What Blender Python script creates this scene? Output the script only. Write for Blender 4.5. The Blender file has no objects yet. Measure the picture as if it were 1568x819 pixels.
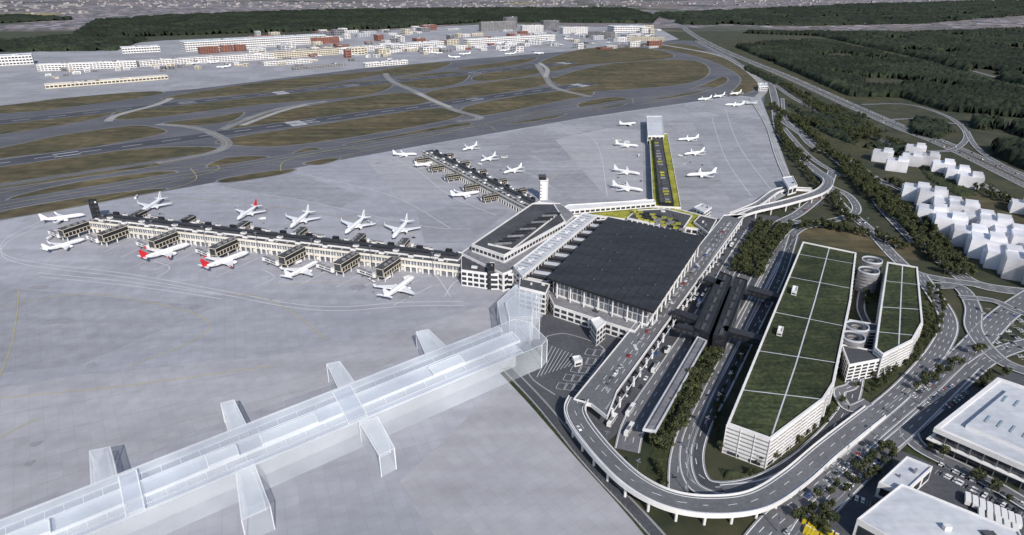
import bpy, math, random
import numpy as np
from mathutils import Vector
random.seed(7); rng=np.random.default_rng(7)
# ---------------------------------------------------------------- survey: photo -> world metres
H=250.0; F=980.0; CU=784.0; CV=409.5; P=math.atan(439.5/F); SP=math.sin(P); CP=math.cos(P)
def S(u,v,z=0.0):
    d=F*SP+(v-CV)*CP; f=F*CP-(v-CV)*SP; t=(H-z)/d
    return (( u-CU)*t, f*t)
def SS(l,z=0.0): return [S(u,v,z) for u,v in l]
scene=bpy.context.scene
# ---------------------------------------------------------------- materials
def M(name,c1,c2=None,scale=0.02,rough=0.85,fine=0.5,famp=0.12,metal=0.0,lo=0.35,hi=0.65,joint=None,jcol=0.75,patch=None,streak=None,bump=0.0,spec=0.3,angle=0.0):
    m=bpy.data.materials.new(name); m.use_nodes=True; nt=m.node_tree; N=nt.nodes; L=nt.links
    b=N['Principled BSDF']; b.inputs['Roughness'].default_value=rough; b.inputs['Metallic'].default_value=metal
    b.inputs['Specular IOR Level'].default_value=spec
    g=N.new('ShaderNodeNewGeometry')
    mp=N.new('ShaderNodeMapping'); mp.inputs['Rotation'].default_value=(0,0,angle); L.new(g.outputs['Position'],mp.inputs['Vector'])
    if c2 is None: c2=tuple(x*0.85 for x in c1)
    n=N.new('ShaderNodeTexNoise'); n.inputs['Scale'].default_value=scale; n.inputs['Detail'].default_value=6; n.inputs['Roughness'].default_value=0.6
    L.new(mp.outputs[0],n.inputs['Vector'])
    r=N.new('ShaderNodeValToRGB'); r.color_ramp.elements[0].position=lo; r.color_ramp.elements[1].position=hi
    r.color_ramp.elements[0].color=(*c1,1); r.color_ramp.elements[1].color=(*c2,1); L.new(n.outputs['Fac'],r.inputs['Fac'])
    col=r.outputs['Color']
    def mul(col,fac,lo_,hi_):
        mr=N.new('ShaderNodeMapRange'); mr.inputs['From Min'].default_value=0.3; mr.inputs['From Max'].default_value=0.7
        mr.inputs['To Min'].default_value=lo_; mr.inputs['To Max'].default_value=hi_; L.new(fac,mr.inputs['Value'])
        x=N.new('ShaderNodeVectorMath'); x.operation='SCALE'; L.new(col,x.inputs[0]); L.new(mr.outputs[0],x.inputs['Scale']); return x.outputs[0]
    n2=N.new('ShaderNodeTexNoise'); n2.inputs['Scale'].default_value=fine; n2.inputs['Detail'].default_value=4; L.new(mp.outputs[0],n2.inputs['Vector'])
    col=mul(col,n2.outputs['Fac'],1-famp,1+famp)
    if streak:
        mp2=N.new('ShaderNodeMapping'); mp2.inputs['Rotation'].default_value=(0,0,streak[0]); mp2.inputs['Scale'].default_value=(streak[1],streak[2],1)
        L.new(g.outputs['Position'],mp2.inputs['Vector'])
        n3=N.new('ShaderNodeTexNoise'); n3.inputs['Scale'].default_value=1; n3.inputs['Detail'].default_value=5; L.new(mp2.outputs[0],n3.inputs['Vector'])
        col=mul(col,n3.outputs['Fac'],1-streak[3],1+streak[3]*0.6)
    if patch:
        v=N.new('ShaderNodeTexVoronoi'); v.distance='CHEBYCHEV'; v.inputs['Scale'].default_value=patch[0]; L.new(mp.outputs[0],v.inputs['Vector'])
        sp=N.new('ShaderNodeSeparateColor'); L.new(v.outputs['Color'],sp.inputs[0]); col=mul(col,sp.outputs[0],1-patch[1],1+patch[1])
    if joint:
        br=N.new('ShaderNodeTexBrick'); br.offset=0; br.inputs['Scale'].default_value=1; br.inputs['Brick Width'].default_value=joint; br.inputs['Row Height'].default_value=joint
        br.inputs['Mortar Size'].default_value=0.14; br.inputs['Color1'].default_value=(1,1,1,1); br.inputs['Color2'].default_value=(.93,.93,.93,1); br.inputs['Mortar'].default_value=(jcol,jcol,jcol,1)
        L.new(mp.outputs[0],br.inputs['Vector'])
        x=N.new('ShaderNodeVectorMath'); x.operation='MULTIPLY'; L.new(col,x.inputs[0]); L.new(br.outputs['Color'],x.inputs[1]); col=x.outputs[0]
    L.new(col,b.inputs['Base Color'])
    if bump:
        bp=N.new('ShaderNodeBump'); bp.inputs['Strength'].default_value=bump; bp.inputs['Distance'].default_value=0.5; L.new(n2.outputs['Fac'],bp.inputs['Height']); L.new(bp.outputs[0],b.inputs['Normal'])
    return m
AN=math.radians(-22)
apron_m=M('apron_concrete',(.385,.39,.435),(.32,.325,.37),.006,.8,.08,.07,joint=7.5,jcol=.84,patch=(.009,.04),streak=(math.radians(20),.003,.07,.11),angle=AN)
apron2_m=M('apron_concrete_old',(.355,.36,.39),(.285,.29,.32),.008,.8,.1,.09,joint=7.5,jcol=.82,patch=(.014,.07),streak=(math.radians(-35),.004,.09,.13),angle=AN)
apron3_m=M('apron_concrete_new',(.40,.40,.43),(.345,.345,.375),.01,.8,.1,.06,joint=7.5,jcol=.86,streak=(math.radians(55),.003,.08,.10),angle=math.radians(-35))
apron4_m=M('apron_concrete_worn',(.33,.335,.37),(.28,.285,.32),.01,.8,.1,.09,joint=7.5,jcol=.85,streak=(math.radians(55),.003,.08,.12),angle=math.radians(-35))
asph_air=M('taxiway_asphalt',(.13,.133,.15),(.09,.093,.11),.01,.85,.2,.12,streak=(math.radians(-15),.003,.12,.2))
rwy_m=M('runway_asphalt',(.080,.083,.10),(.055,.058,.072),.01,.85,.2,.1,streak=(math.radians(-15),.003,.2,.25))
conc_l=M('pale_concrete',(.35,.35,.365),(.26,.26,.275),.02,.85,.3,.12)
conc_t=M('taxiway_concrete',(.24,.24,.255),(.17,.17,.185),.015,.85,.2,.12,joint=7.5,jcol=.85)
dryg=M('dry_grass',(.128,.102,.056),(.062,.060,.033),.010,.95,.05,.32,streak=(math.radians(-15),.004,.06,.4),lo=.32,hi=.68)
green=M('verge_grass',(.045,.055,.022),(.022,.032,.013),.03,.95,.3,.35)
olive=M('olive_scrub',(.075,.067,.032),(.03,.037,.018),.02,.95,.2,.4)
road_m=M('road_asphalt',(.155,.158,.172),(.115,.118,.13),.02,.85,.5,.14)
yard_m=M('yard_asphalt',(.095,.098,.11),(.065,.068,.078),.03,.85,.4,.16)
mway_m=M('motorway_asphalt',(.17,.17,.175),(.13,.13,.135),.02,.85,.5,.1)
dark_as=M('fresh_asphalt',(.082,.086,.098),(.058,.062,.072),.02,.85,.5,.16)
white_p=M('road_paint_white',(.74,.75,.78),(.6,.61,.64),.1,.7,1,.08)
paint_dim=M('worn_paint',(.56,.57,.61),(.45,.46,.49),.1,.8,1,.1)
yel_p=M('road_paint_yellow',(.50,.43,.17),(.38,.34,.16),.1,.8,1,.1)
joint_m=M('joint_sealant',(.25,.255,.28),(.29,.295,.32),.05,.9,.4,.1)
wall_w=M('white_wall',(.78,.77,.77),(.64,.63,.64),.05,.6,.8,.07)
wall_g=M('grey_louvre',(.30,.30,.31),(.22,.22,.23),.05,.6,.8,.1)
cream=M('cream_panel',(.68,.62,.50),(.55,.50,.41),.05,.6,.8,.08)
pier_w=M('pier_panel',(.76,.73,.67),(.62,.59,.53),.05,.6,.8,.08)
glass_d=M('dark_glass',(.02,.025,.032),(.055,.062,.075),.06,.12,.5,.3,spec=.6)
glass_l=M('light_glass',(.20,.22,.24),(.10,.11,.13),.08,.12,.5,.3,spec=.6)
black_r=M('black_roof',(.028,.029,.034),(.040,.041,.047),.02,.6,.3,.15,streak=(0.3,.01,.1,.25))
black_m=M('black_metal',(.016,.016,.019),(.026,.026,.03),.3,.45,1,.1)
grey_r=M('grey_roof',(.25,.25,.27),(.16,.16,.18),.04,.8,.3,.18)
dgrey_r=M('dark_grey_roof',(.085,.087,.097),(.055,.057,.065),.04,.8,.3,.2)
lgrey_r=M('light_roof',(.60,.62,.66),(.46,.48,.53),.02,.6,.2,.08,streak=(.4,.02,.3,.1))
steel=M('steel',(.35,.36,.38),(.25,.26,.28),.2,.4,1,.1,metal=.6)
ygreen=M('yellow_green_roof',(.38,.36,.05),(.17,.19,.035),.05,.85,.3,.35)
sedum=M('sedum_roof',(.052,.062,.026),(.024,.035,.016),.05,.95,.35,.5,streak=(.4,.04,.35,.4),patch=(.025,.15))
brick=M('brick_facade',(.32,.13,.09),(.22,.095,.07),.05,.8,.5,.15)
blue_r=M('teal_glass_roof',(.32,.42,.50),(.24,.33,.40),.05,.3,.3,.1)
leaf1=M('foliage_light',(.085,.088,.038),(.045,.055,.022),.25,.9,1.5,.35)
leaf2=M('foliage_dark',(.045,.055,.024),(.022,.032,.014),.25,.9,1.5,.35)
forest_m=M('forest_canopy',(.026,.036,.019),(.010,.017,.010),.010,.95,.10,.6,patch=(.004,.2))
bark=M('bark',(.10,.075,.05),(.06,.045,.03),1,.9,3,.2)
town_r=M('house_roof',(.20,.15,.14),(.13,.11,.11),.01,.8,.05,.2); town_w=M('house_wall',(.40,.38,.38),(.26,.25,.26),.01,.8,.05,.2)
car_ms=[M('car_paint_'+n,c,tuple(x*.95 for x in c),1,.3,2,.03,spec=.5) for n,c in (('white',(.75,.75,.75)),('silver',(.4,.41,.43)),('black',(.02,.02,.025)),('red',(.35,.03,.02)),('blue',(.04,.09,.28)),('grey',(.14,.145,.155)))]
yellow_v=M('yellow_vehicle',(.62,.48,.03),(.5,.38,.03),1,.4,2,.05)
tyre=M('tyre_rubber',(.02,.02,.02),(.03,.03,.03),2,.9,3,.1)
fus_m=M('aircraft_white',(.82,.82,.83),(.76,.77,.79),.1,.3,1,.03,spec=.5)
red_m=M('aircraft_red',(.62,.02,.03),(.5,.02,.03),.1,.3,1,.03,spec=.5)
bluet=M('aircraft_blue',(.03,.06,.25),(.03,.05,.2),.1,.3,1,.03)
stain_m=M('oil_stain',(.25,.25,.275),(.30,.30,.33),.1)
def glassy(name,op,col,ro=.2,streak=None):
    m=bpy.data.materials.new(name); m.use_nodes=True; N=m.node_tree.nodes; L=m.node_tree.links
    b=N['Principled BSDF']; b.inputs['Roughness'].default_value=ro
    g=N.new('ShaderNodeNewGeometry'); n=N.new('ShaderNodeTexNoise'); n.inputs['Scale'].default_value=.02; n.inputs['Detail'].default_value=4; L.new(g.outputs['Position'],n.inputs['Vector'])
    r=N.new('ShaderNodeValToRGB'); r.color_ramp.elements[0].position=.35; r.color_ramp.elements[1].position=.65
    r.color_ramp.elements[0].color=(*[c*.8 for c in col],1); r.color_ramp.elements[1].color=(*[min(1,c*1.1) for c in col],1); L.new(n.outputs['Fac'],r.inputs[0]); L.new(r.outputs[0],b.inputs['Base Color'])
    t=N.new('ShaderNodeBsdfTransparent'); mx=N.new('ShaderNodeMixShader'); mr=N.new('ShaderNodeMapRange'); mr.inputs['From Min'].default_value=.3; mr.inputs['From Max'].default_value=.7; mr.inputs['To Min'].default_value=op*.7; mr.inputs['To Max'].default_value=min(1,op*1.3); L.new(n.outputs['Fac'],mr.inputs[0]); L.new(mr.outputs[0],mx.inputs[0])
    L.new(t.outputs[0],mx.inputs[1]); L.new(b.outputs[0],mx.inputs[2]); L.new(mx.outputs[0],N['Material Output'].inputs['Surface']); return m
gl_a=glassy('translucent_roof',.30,(.74,.79,.87),.12); gl_b=glassy('translucent_wall',.20,(.80,.85,.93),.1); gl_c=glassy('translucent_core',.46,(.84,.88,.95),.2); gl_e=glassy('translucent_edge',.7,(.9,.93,.97))
mass_m=glassy('massing_white',.80,(.80,.80,.85),.5)
def terrain_mat():
    m=bpy.data.materials.new('terrain'); m.use_nodes=True; N=m.node_tree.nodes; L=m.node_tree.links; b=N['Principled BSDF']; b.inputs['Roughness'].default_value=.95
    g=N.new('ShaderNodeNewGeometry'); mp=N.new('ShaderNodeMapping'); mp.inputs['Scale'].default_value=(1,.55,1); mp.inputs['Rotation'].default_value=(0,0,.25); L.new(g.outputs['Position'],mp.inputs[0])
    v=N.new('ShaderNodeTexVoronoi'); v.inputs['Scale'].default_value=.0022; L.new(mp.outputs[0],v.inputs[0]); sc=N.new('ShaderNodeSeparateColor'); L.new(v.outputs['Color'],sc.inputs[0])
    r=N.new('ShaderNodeValToRGB'); r.color_ramp.interpolation='CONSTANT'; cols=[(0,(.05,.06,.045)),(.25,(.15,.125,.12)),(.42,(.075,.08,.06)),(.6,(.17,.145,.16)),(.8,(.12,.105,.115)),(.95,(.28,.23,.10))]  # far field colours, slight distance haze painted in as a lilac-grey tint
    e=r.color_ramp.elements; e[0].position=0; e[0].color=(*cols[0][1],1); e[1].position=.25; e[1].color=(*cols[1][1],1)
    for p_,c in cols[2:]:
        x=e.new(p_); x.color=(*c,1)
    L.new(sc.outputs[0],r.inputs[0])
    n=N.new('ShaderNodeTexVoronoi'); n.inputs['Scale'].default_value=.022; L.new(g.outputs['Position'],n.inputs[0]); s2=N.new('ShaderNodeSeparateColor'); L.new(n.outputs['Color'],s2.inputs[0])
    r2=N.new('ShaderNodeValToRGB'); r2.color_ramp.interpolation='CONSTANT'; e=r2.color_ramp.elements; e[0].color=(.11,.105,.12,1); e[1].position=.45; e[1].color=(.24,.18,.185,1); x=e.new(.7); x.color=(.33,.31,.36,1); x=e.new(.85); x.color=(.055,.07,.055,1); L.new(s2.outputs[1],r2.inputs[0])  # far town cells, their lilac tones also carry the painted haze
    nn=N.new('ShaderNodeTexNoise'); nn.inputs['Scale'].default_value=.0005; nn.inputs['Detail'].default_value=4; L.new(g.outputs['Position'],nn.inputs[0])
    mr=N.new('ShaderNodeMapRange'); mr.inputs['From Min'].default_value=.44; mr.inputs['From Max'].default_value=.48; L.new(nn.outputs['Fac'],mr.inputs[0])
    mx=N.new('ShaderNodeMix'); mx.data_type='RGBA'; L.new(mr.outputs[0],mx.inputs[0]); L.new(r.outputs[0],mx.inputs[6]); L.new(r2.outputs[0],mx.inputs[7])
    ng=N.new('ShaderNodeTexNoise'); ng.inputs['Scale'].default_value=.02; ng.inputs['Detail'].default_value=10; ng.inputs['Roughness'].default_value=.7; L.new(g.outputs['Position'],ng.inputs[0])
    rg=N.new('ShaderNodeValToRGB'); rg.color_ramp.elements[0].position=.38; rg.color_ramp.elements[1].position=.64; rg.color_ramp.elements[0].color=(.018,.027,.012,1); rg.color_ramp.elements[1].color=(.062,.058,.029,1); L.new(ng.outputs['Fac'],rg.inputs[0])
    sx=N.new('ShaderNodeSeparateXYZ'); L.new(g.outputs['Position'],sx.inputs[0]); mk=N.new('ShaderNodeMapRange'); mk.inputs['From Min'].default_value=3600; mk.inputs['From Max'].default_value=3900; L.new(sx.outputs['Y'],mk.inputs[0])
    m2=N.new('ShaderNodeMix'); m2.data_type='RGBA'; L.new(mk.outputs[0],m2.inputs[0]); L.new(rg.outputs[0],m2.inputs[6]); L.new(mx.outputs[2],m2.inputs[7]); L.new(m2.outputs[2],b.inputs['Base Color']); return m
# ---------------------------------------------------------------- geometry helpers
class MB:
    def __init__(s): s.v=[]; s.f=[]; s.m=[]; s.mats=[]
    def mi(s,m):
        if m not in s.mats: s.mats.append(m)
        return s.mats.index(m)
    def face(s,pts,m):
        i=len(s.v); s.v+= [tuple(p) for p in pts]; s.f.append(tuple(range(i,i+len(pts)))); s.m.append(s.mi(m))
    def prism(s,p,z0,z1,mside,mtop=None,bottom=False):
        p=ccw(p); n=len(p); i=len(s.v); s.v+=[(x,y,z0) for x,y in p]+[(x,y,z1) for x,y in p]
        k=s.mi(mside)
        for a in range(n):
            b=(a+1)%n; s.f.append((i+a,i+b,i+n+b,i+n+a)); s.m.append(k)
        s.f.append(tuple(i+n+a for a in range(n))); s.m.append(s.mi(mtop or mside))
        if bottom: s.f.append(tuple(i+a for a in reversed(range(n)))); s.m.append(k)
    def box(s,c,d,l,w,z0,z1,m,mt=None):
        dx,dy=d; q=math.hypot(dx,dy); dx/=q; dy/=q; nx,ny=-dy,dx; a,b=l/2,w/2
        s.prism([(c[0]+dx*i*a+nx*j*b,c[1]+dy*i*a+ny*j*b) for i,j in ((-1,-1),(1,-1),(1,1),(-1,1))],z0,z1,m,mt,True)
    def cyl(s,c,r,z0,z1,m,n=12,mt=None,r2=None):
        r2=r if r2 is None else r2
        i=len(s.v); A=[2*math.pi*k/n for k in range(n)]
        s.v+=[(c[0]+r*math.cos(a),c[1]+r*math.sin(a),z0) for a in A]+[(c[0]+r2*math.cos(a),c[1]+r2*math.sin(a),z1) for a in A]
        for a in range(n):
            b=(a+1)%n; s.f.append((i+a,i+b,i+n+b,i+n+a)); s.m.append(s.mi(m))
        s.f.append(tuple(i+n+a for a in range(n))); s.m.append(s.mi(mt or m))
    def ring(s,po,pi_,z0,z1,m):
        n=len(po); i=len(s.v); s.v+=[(x,y,z0) for x,y in po]+[(x,y,z1) for x,y in po]+[(x,y,z1) for x,y in pi_]+[(x,y,z0) for x,y in pi_]
        k=s.mi(m)
        for a in range(n):
            b=(a+1)%n
            for j in range(3): s.f.append((i+j*n+a,i+j*n+b,i+(j+1)*n+b,i+(j+1)*n+a)); s.m.append(k)
    def facade(s,p,q,z0,z1,floors,bay,m,frac=.62,gap=.25,off=.12):
        dx,dy=q[0]-p[0],q[1]-p[1]; l=math.hypot(dx,dy)
        if l<bay*.8: return
        dx/=l; dy/=l; nx,ny=dy,-dx; nb=max(1,int(l/bay)); bw=l/nb; fh=(z1-z0)/floors
        for f in range(floors):
            a=z0+f*fh+fh*(1-frac)*.5; b=a+fh*frac
            for k in range(nb):
                t0=k*bw+gap*bw*.5; t1=(k+1)*bw-gap*bw*.5
                P0=(p[0]+dx*t0+nx*off,p[1]+dy*t0+ny*off); P1=(p[0]+dx*t1+nx*off,p[1]+dy*t1+ny*off)
                s.face([(*P0,a),(*P1,a),(*P1,b),(*P0,b)],m)
    def obj(s,name,parent=None,smooth=False):
        me=bpy.data.meshes.new(name); me.from_pydata(s.v,[],s.f)
        for m in s.mats: me.materials.append(m)
        me.polygons.foreach_set('material_index',s.m)
        me.update(); o=bpy.data.objects.new(name,me); scene.collection.objects.link(o)
        if parent: o.parent=parent
        return o
def area(p): return sum(p[i][0]*p[(i+1)%len(p)][1]-p[(i+1)%len(p)][0]*p[i][1] for i in range(len(p)))/2
def ccw(p): return list(p) if area(p)>0 else list(reversed(p))
def inset(p,d):
    p=ccw(p); n=len(p); out=[]
    for i in range(n):
        a,b,c=p[i-1],p[i],p[(i+1)%n]
        e1=Vector((b[0]-a[0],b[1]-a[1])).normalized(); e2=Vector((c[0]-b[0],c[1]-b[1])).normalized()
        n1=Vector((-e1.y,e1.x)); n2=Vector((-e2.y,e2.x)); k=n1+n2
        k=k/max(.3,k.length_squared)*2
        out.append((b[0]+k.x*d,b[1]+k.y*d))
    return out
def smooth(p,closed=False,n=6):
    out=[]; N=len(p); rg_=range(N) if closed else range(N-1)
    for i in rg_:
        g=(lambda k:p[k%N]) if closed else (lambda k:p[min(max(k,0),N-1)])
        a,b,c,d=g(i-1),g(i),g(i+1),g(i+2)
        for j in range(n):
            t=j/n; out.append(tuple(.5*((2*b[k])+(-a[k]+c[k])*t+(2*a[k]-5*b[k]+4*c[k]-d[k])*t*t+(-a[k]+3*b[k]-3*c[k]+d[k])*t**3) for k in range(len(b))))
    if not closed: out.append(tuple(p[-1]))
    return out
def sheet(name,px,z,m,sm=False,world=False):
    w=px if world else SS(px)
    if sm: w=smooth(w,True,6)
    mb=MB(); mb.face([(x,y,z) for x,y in ccw(w)],m); return mb.obj(name)
def offs(p,o):
    out=[]; n=len(p)
    for i in range(n):
        a=p[max(i-1,0)]; b=p[min(i+1,n-1)]; dx,dy=b[0]-a[0],b[1]-a[1]; l=math.hypot(dx,dy) or 1
        out.append((p[i][0]-dy/l*o,p[i][1]+dx/l*o)+tuple(p[i][2:]))
    return out
def strip(mb,p,o1,o2,dz,m):
    A=offs(p,o1); B=offs(p,o2); i=len(mb.v); n=len(p)
    for a,b in zip(A,B): mb.v+=[(a[0],a[1],a[2]+dz),(b[0],b[1],b[2]+dz)]
    k=mb.mi(m); s_=1 if o1>o2 else -1
    for j in range(n-1):
        q=(i+2*j,i+2*j+1,i+2*j+3,i+2*j+2); mb.f.append(q if s_>0 else q[::-1]); mb.m.append(k)
def resample(p,step):
    out=[p[0]]; acc=0
    for a,b in zip(p,p[1:]):
        l=math.hypot(b[0]-a[0],b[1]-a[1])
        if l<1e-6: continue
        t=step-acc
        while t<=l: out.append(tuple(a[k]+(b[k]-a[k])*t/l for k in range(len(a)))); t+=step
        acc=(acc+l)%step
    return out
def dashes(mb,p,o,w,dz,on,off_,m):
    q=resample(p,on+off_)
    for a,b in zip(q,q[1:]):
        t=on/(on+off_); c=tuple(a[k]+(b[k]-a[k])*t for k in range(3)); strip(mb,offs([a,c],o),w/2,-w/2,dz,m)
ZR=[.32]
def path(px,z,zs=None):
    if zs is None: zs=[z]*len(px)
    return smooth([(*S(u,v,zz),zz) for (u,v),zz in zip(px,zs)],False,8)
def road(name,px,w,m=None,lanes=2,edge=.5,center=True,z=None,em=None):
    ZR[0]+=.03; z=z or ZR[0]; p=path(px,z); mb=MB(); m=m or road_m
    strip(mb,p,w/2,-w/2,0,m)
    if edge:
        e=em or white_p
        strip(mb,p,w/2-.2,w/2-.2-edge,.015,e); strip(mb,p,-w/2+.2+edge,-w/2+.2,.015,e)
        for s_ in (1,-1):
            o1,o2=s_*(w/2),s_*(w/2+.5)
            strip(mb,p,max(o1,o2),min(o1,o2),.12,conc_l)
    for k in range(1,lanes):
        dashes(mb,p,-w/2+w*k/lanes,.35,.015,5,8,white_p)
    return mb.obj(name)
def lines(name,pls,w,z,m,sm=True):
    mb=MB()
    for k,pl in enumerate(pls):
        p=[(*S(u,v),z+k*.004) for u,v in pl]
        if sm: p=smooth(p,False,8)
        strip(mb,p,w/2,-w/2,0,m)
    return mb.obj(name)
def viaduct(name,px,w,zs,cols=28,colz=True,par=1.1):
    p=path(px,0,zs); mb=MB()
    strip(mb,p,w/2,-w/2,0,road_m); strip(mb,p,-w/2,w/2,-1.6,conc_l)
    for s_ in (1,-1):
        o=s_*w/2; a=offs(p,o); b=offs(p,o+s_*.6)
        for q,zz0,zz1 in ((a,0,par),(b,-1.9,par)):
            i=len(mb.v)
            for x in q: mb.v+=[(x[0],x[1],x[2]+zz0),(x[0],x[1],x[2]+zz1)]
            for j in range(len(q)-1): mb.f.append((i+2*j,i+2*j+2,i+2*j+3,i+2*j+1)); mb.m.append(mb.mi(wall_w))
        strip(mb,p,max(o,o+s_*.6),min(o,o+s_*.6),par,wall_w)
        strip(mb,p,s_*(w/2-1.2)+.25,s_*(w/2-1.2)-.25,.02,white_p)
    dashes(mb,p,0,.3,.02,5,8,white_p)
    if cols:
        q=resample(p,cols)
        for i in range(len(q)-1):
            a,b=q[i],q[i+1]
            if a[2]<4: continue
            d=(b[0]-a[0],b[1]-a[1]); l=math.hypot(*d); n_=(-d[1]/l,d[0]/l)
            mb.box(a[:2],n_,w*.96,1.6,a[2]-3.0,a[2]-1.6,wall_w)
            for s_ in (-1,1): mb.cyl((a[0]+n_[0]*s_*w*.38,a[1]+n_[1]*s_*w*.38),.8,0,a[2]-3.0,wall_w,8)
    return mb.obj(name)
def building(name,px,h,mw=None,mr=None,floors=4,bay=6,par=.9,glass=None,z0=0,world=False,frac=.62,gap=.25,units=True,skip=False):
    w=ccw(px if world else SS(px,h)); mb=MB(); mw=mw or wall_w
    mb.prism(w,z0,h,mw,mr or grey_r)
    if par: mb.ring(w,inset(w,.6),h-.02,h+par,mw)
    if not skip:
        for i in range(len(w)): mb.facade(w[i],w[(i+1)%len(w)],z0+.5,h-.6,floors,bay,glass or glass_d,frac,gap)
    if units:
        xs=[p[0] for p in w]; ys=[p[1] for p in w]; cx=sum(xs)/len(w); cy=sum(ys)/len(w)
        d=(w[1][0]-w[0][0],w[1][1]-w[0][1]); A=abs(area(w))
        for k in range(min(10,2+int(A/700))):
            j=random.randrange(len(w)); t=random.uniform(.15,.65); c=(cx+(xs[j]-cx)*t,cy+(ys[j]-cy)*t); r=min(6,math.sqrt(A)*.10)
            mb.box(c,d,r*random.uniform(.6,1.6),r*random.uniform(.4,.9),h+.01+k*.003,h+random.uniform(1.0,2.6),random.choice([grey_r,wall_w,dgrey_r]))
    return mb.obj(name)
# ---------------------------------------------------------------- ground
mb=MB(); R=45000; mb.face([(-R,-3000,0),(R,-3000,0),(R,R,0),(-R,R,0)],terrain_mat()); mb.obj('ground')
sheet('airfield_taxiway_surface',[(-500,500),(-500,120),(-100,84),(350,66),(600,60),(980,62),(1060,62),(1120,85),(1172,130),(1170,160),(1120,200),(700,330),(0,450)],.06,asph_air)
sheet('north_apron',[(-600,200),(-500,90),(0,84),(250,62),(560,48),(760,36),(1010,44),(1040,60),(900,76),(700,92),(560,104),(300,136),(0,162)],.10,apron2_m)
sheet('apron',[(-900,480),(-500,427),(0,338),(140,313),(470,254),(650,222),(900,179),(1130,146),(1165,150),(1185,200),(1218,290),(1180,312),(1120,330),(1050,350),(850,450),(800,540),(780,574),(1010,840),(1120,1000),(-1200,1000)],.15,apron_m)
sheet('apron_north_section',[(640,225),(900,180),(1128,148),(1163,152),(1184,202),(1214,288),(1172,310),(1110,326),(1010,318),(860,318),(835,300)],.19,apron2_m)
sheet('apron_section',[(610,740),(779,580),(1006,842),(1090,960),(760,960)],.17,apron3_m)
sheet('apron_section',[(560,246),(630,232),(700,300),(620,310)],.17,apron3_m)
sheet('apron_section',[(640,330),(700,312),(780,322),(720,372),(650,372)],.172,apron4_m)
sheet('apron_section',[(330,283),(440,262),(560,300),(520,318)],.174,apron4_m)
sheet('apron_section',[(-300,470),(0,440),(330,470),(120,560),(-300,600)],.171,apron4_m)
sheet('apron_section',[(-300,640),(120,575),(420,545),(640,500),(755,462),(762,497),(500,592),(330,650),(0,790),(-300,900)],.173,apron3_m)
sheet('apron_section',[(1060,186),(1120,176),(1195,290),(1120,312)],.21,apron4_m)
sheet('apron_section',[(850,214),(930,196),(985,200),(985,300),(930,304),(900,270)],.212,apron3_m)
jl=[[(-100,470+k*46),(740-k*30,440+k*22)] for k in range(9)]
lines('apron_joint',jl,.28,.232,joint_m,False)
isl=[
[(20,302),(120,279),(240,263),(266,266),(170,288),(40,309)],
[(318,254),(352,241),(408,240),(400,250),(345,260)],
[(338,275),(400,264),(450,259),(430,267),(350,279)],
[(449,236),(470,227),(490,228),(484,236)],
[(466,250),(500,243),(520,243),(490,252)],
[(530,221),(600,208),(690,191),(722,189),(680,203),(580,222),(545,226)],
[(0,325),(110,305),(220,291),(255,290),(200,301),(0,336)],
[(-400,350),(-200,290),(0,256),(200,229),(310,225),(334,232),(250,252),(100,275),(-100,303)],
[(340,214),(500,189),(650,167),(694,168),(702,179),(600,200),(450,222),(370,223)],
[(712,164),(800,146),(888,137),(908,144),(860,154),(730,178)],
[(888,158),(935,149),(962,152),(950,162),(900,168)],
[(770,186),(830,172),(870,170),(850,180),(790,189)],
[(-300,290),(0,227),(100,206),(200,193),(240,196),(246,205),(120,229),(0,243)],
[(252,188),(320,180),(372,172),(350,186),(280,193)],
[(178,172),(230,160),(330,149),(560,124),(602,128),(560,146),(400,160),(200,183)],
[(345,196),(400,175),(600,143),(645,148),(648,158),(480,184),(375,199)],
[(652,142),(740,127),(832,116),(846,127),(760,144),(675,156)],
[(852,118),(940,97),(1055,92),(1086,108),(1050,128),(900,140),(862,132)],
[(603,122),(660,112),(712,110),(715,120),(690,131),(640,135)],
[(250,150),(400,126),(560,110),(586,113),(480,131),(330,148)],
[(830,94),(900,74),(990,74),(1030,88),(900,99),(842,109)],
[(725,118),(780,103),(828,98),(826,112),(745,124)],
[(-300,190),(0,162),(100,150),(225,140),(242,145),(100,165),(0,174)],
[(-200,230),(0,188),(120,171),(172,168),(150,181),(0,206)],
[(975,69),(1050,68),(1098,84),(1130,96),(1163,125),(1150,140),(1118,146),(1134,118),(1085,92),(1030,78)],
[(575,110),(640,98),(690,96),(660,108),(600,116)],
[(700,104),(760,96),(820,88),(800,97),(730,106)],
[(985,150),(1060,136),(1105,118),(1112,126),(1070,142),(1000,153)]]
mb=MB(); mb2=MB()
for k,p in enumerate(isl):
    w=ccw(smooth(SS(p),True,6)); mb.face([(x,y,.24+k*.001) for x,y in w],dryg)
    o=inset(w,-3.5); mb2.face([(x,y,.20+k*.001) for x,y in ccw(o)],conc_t)
mb.obj('grass_islands'); mb2.obj('taxiway_shoulders')
VPX,VPY=2080,-30
def par(u0,v0,u): t=(u-u0)/(VPX-u0); return (u,v0+(VPY-v0)*t)
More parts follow.
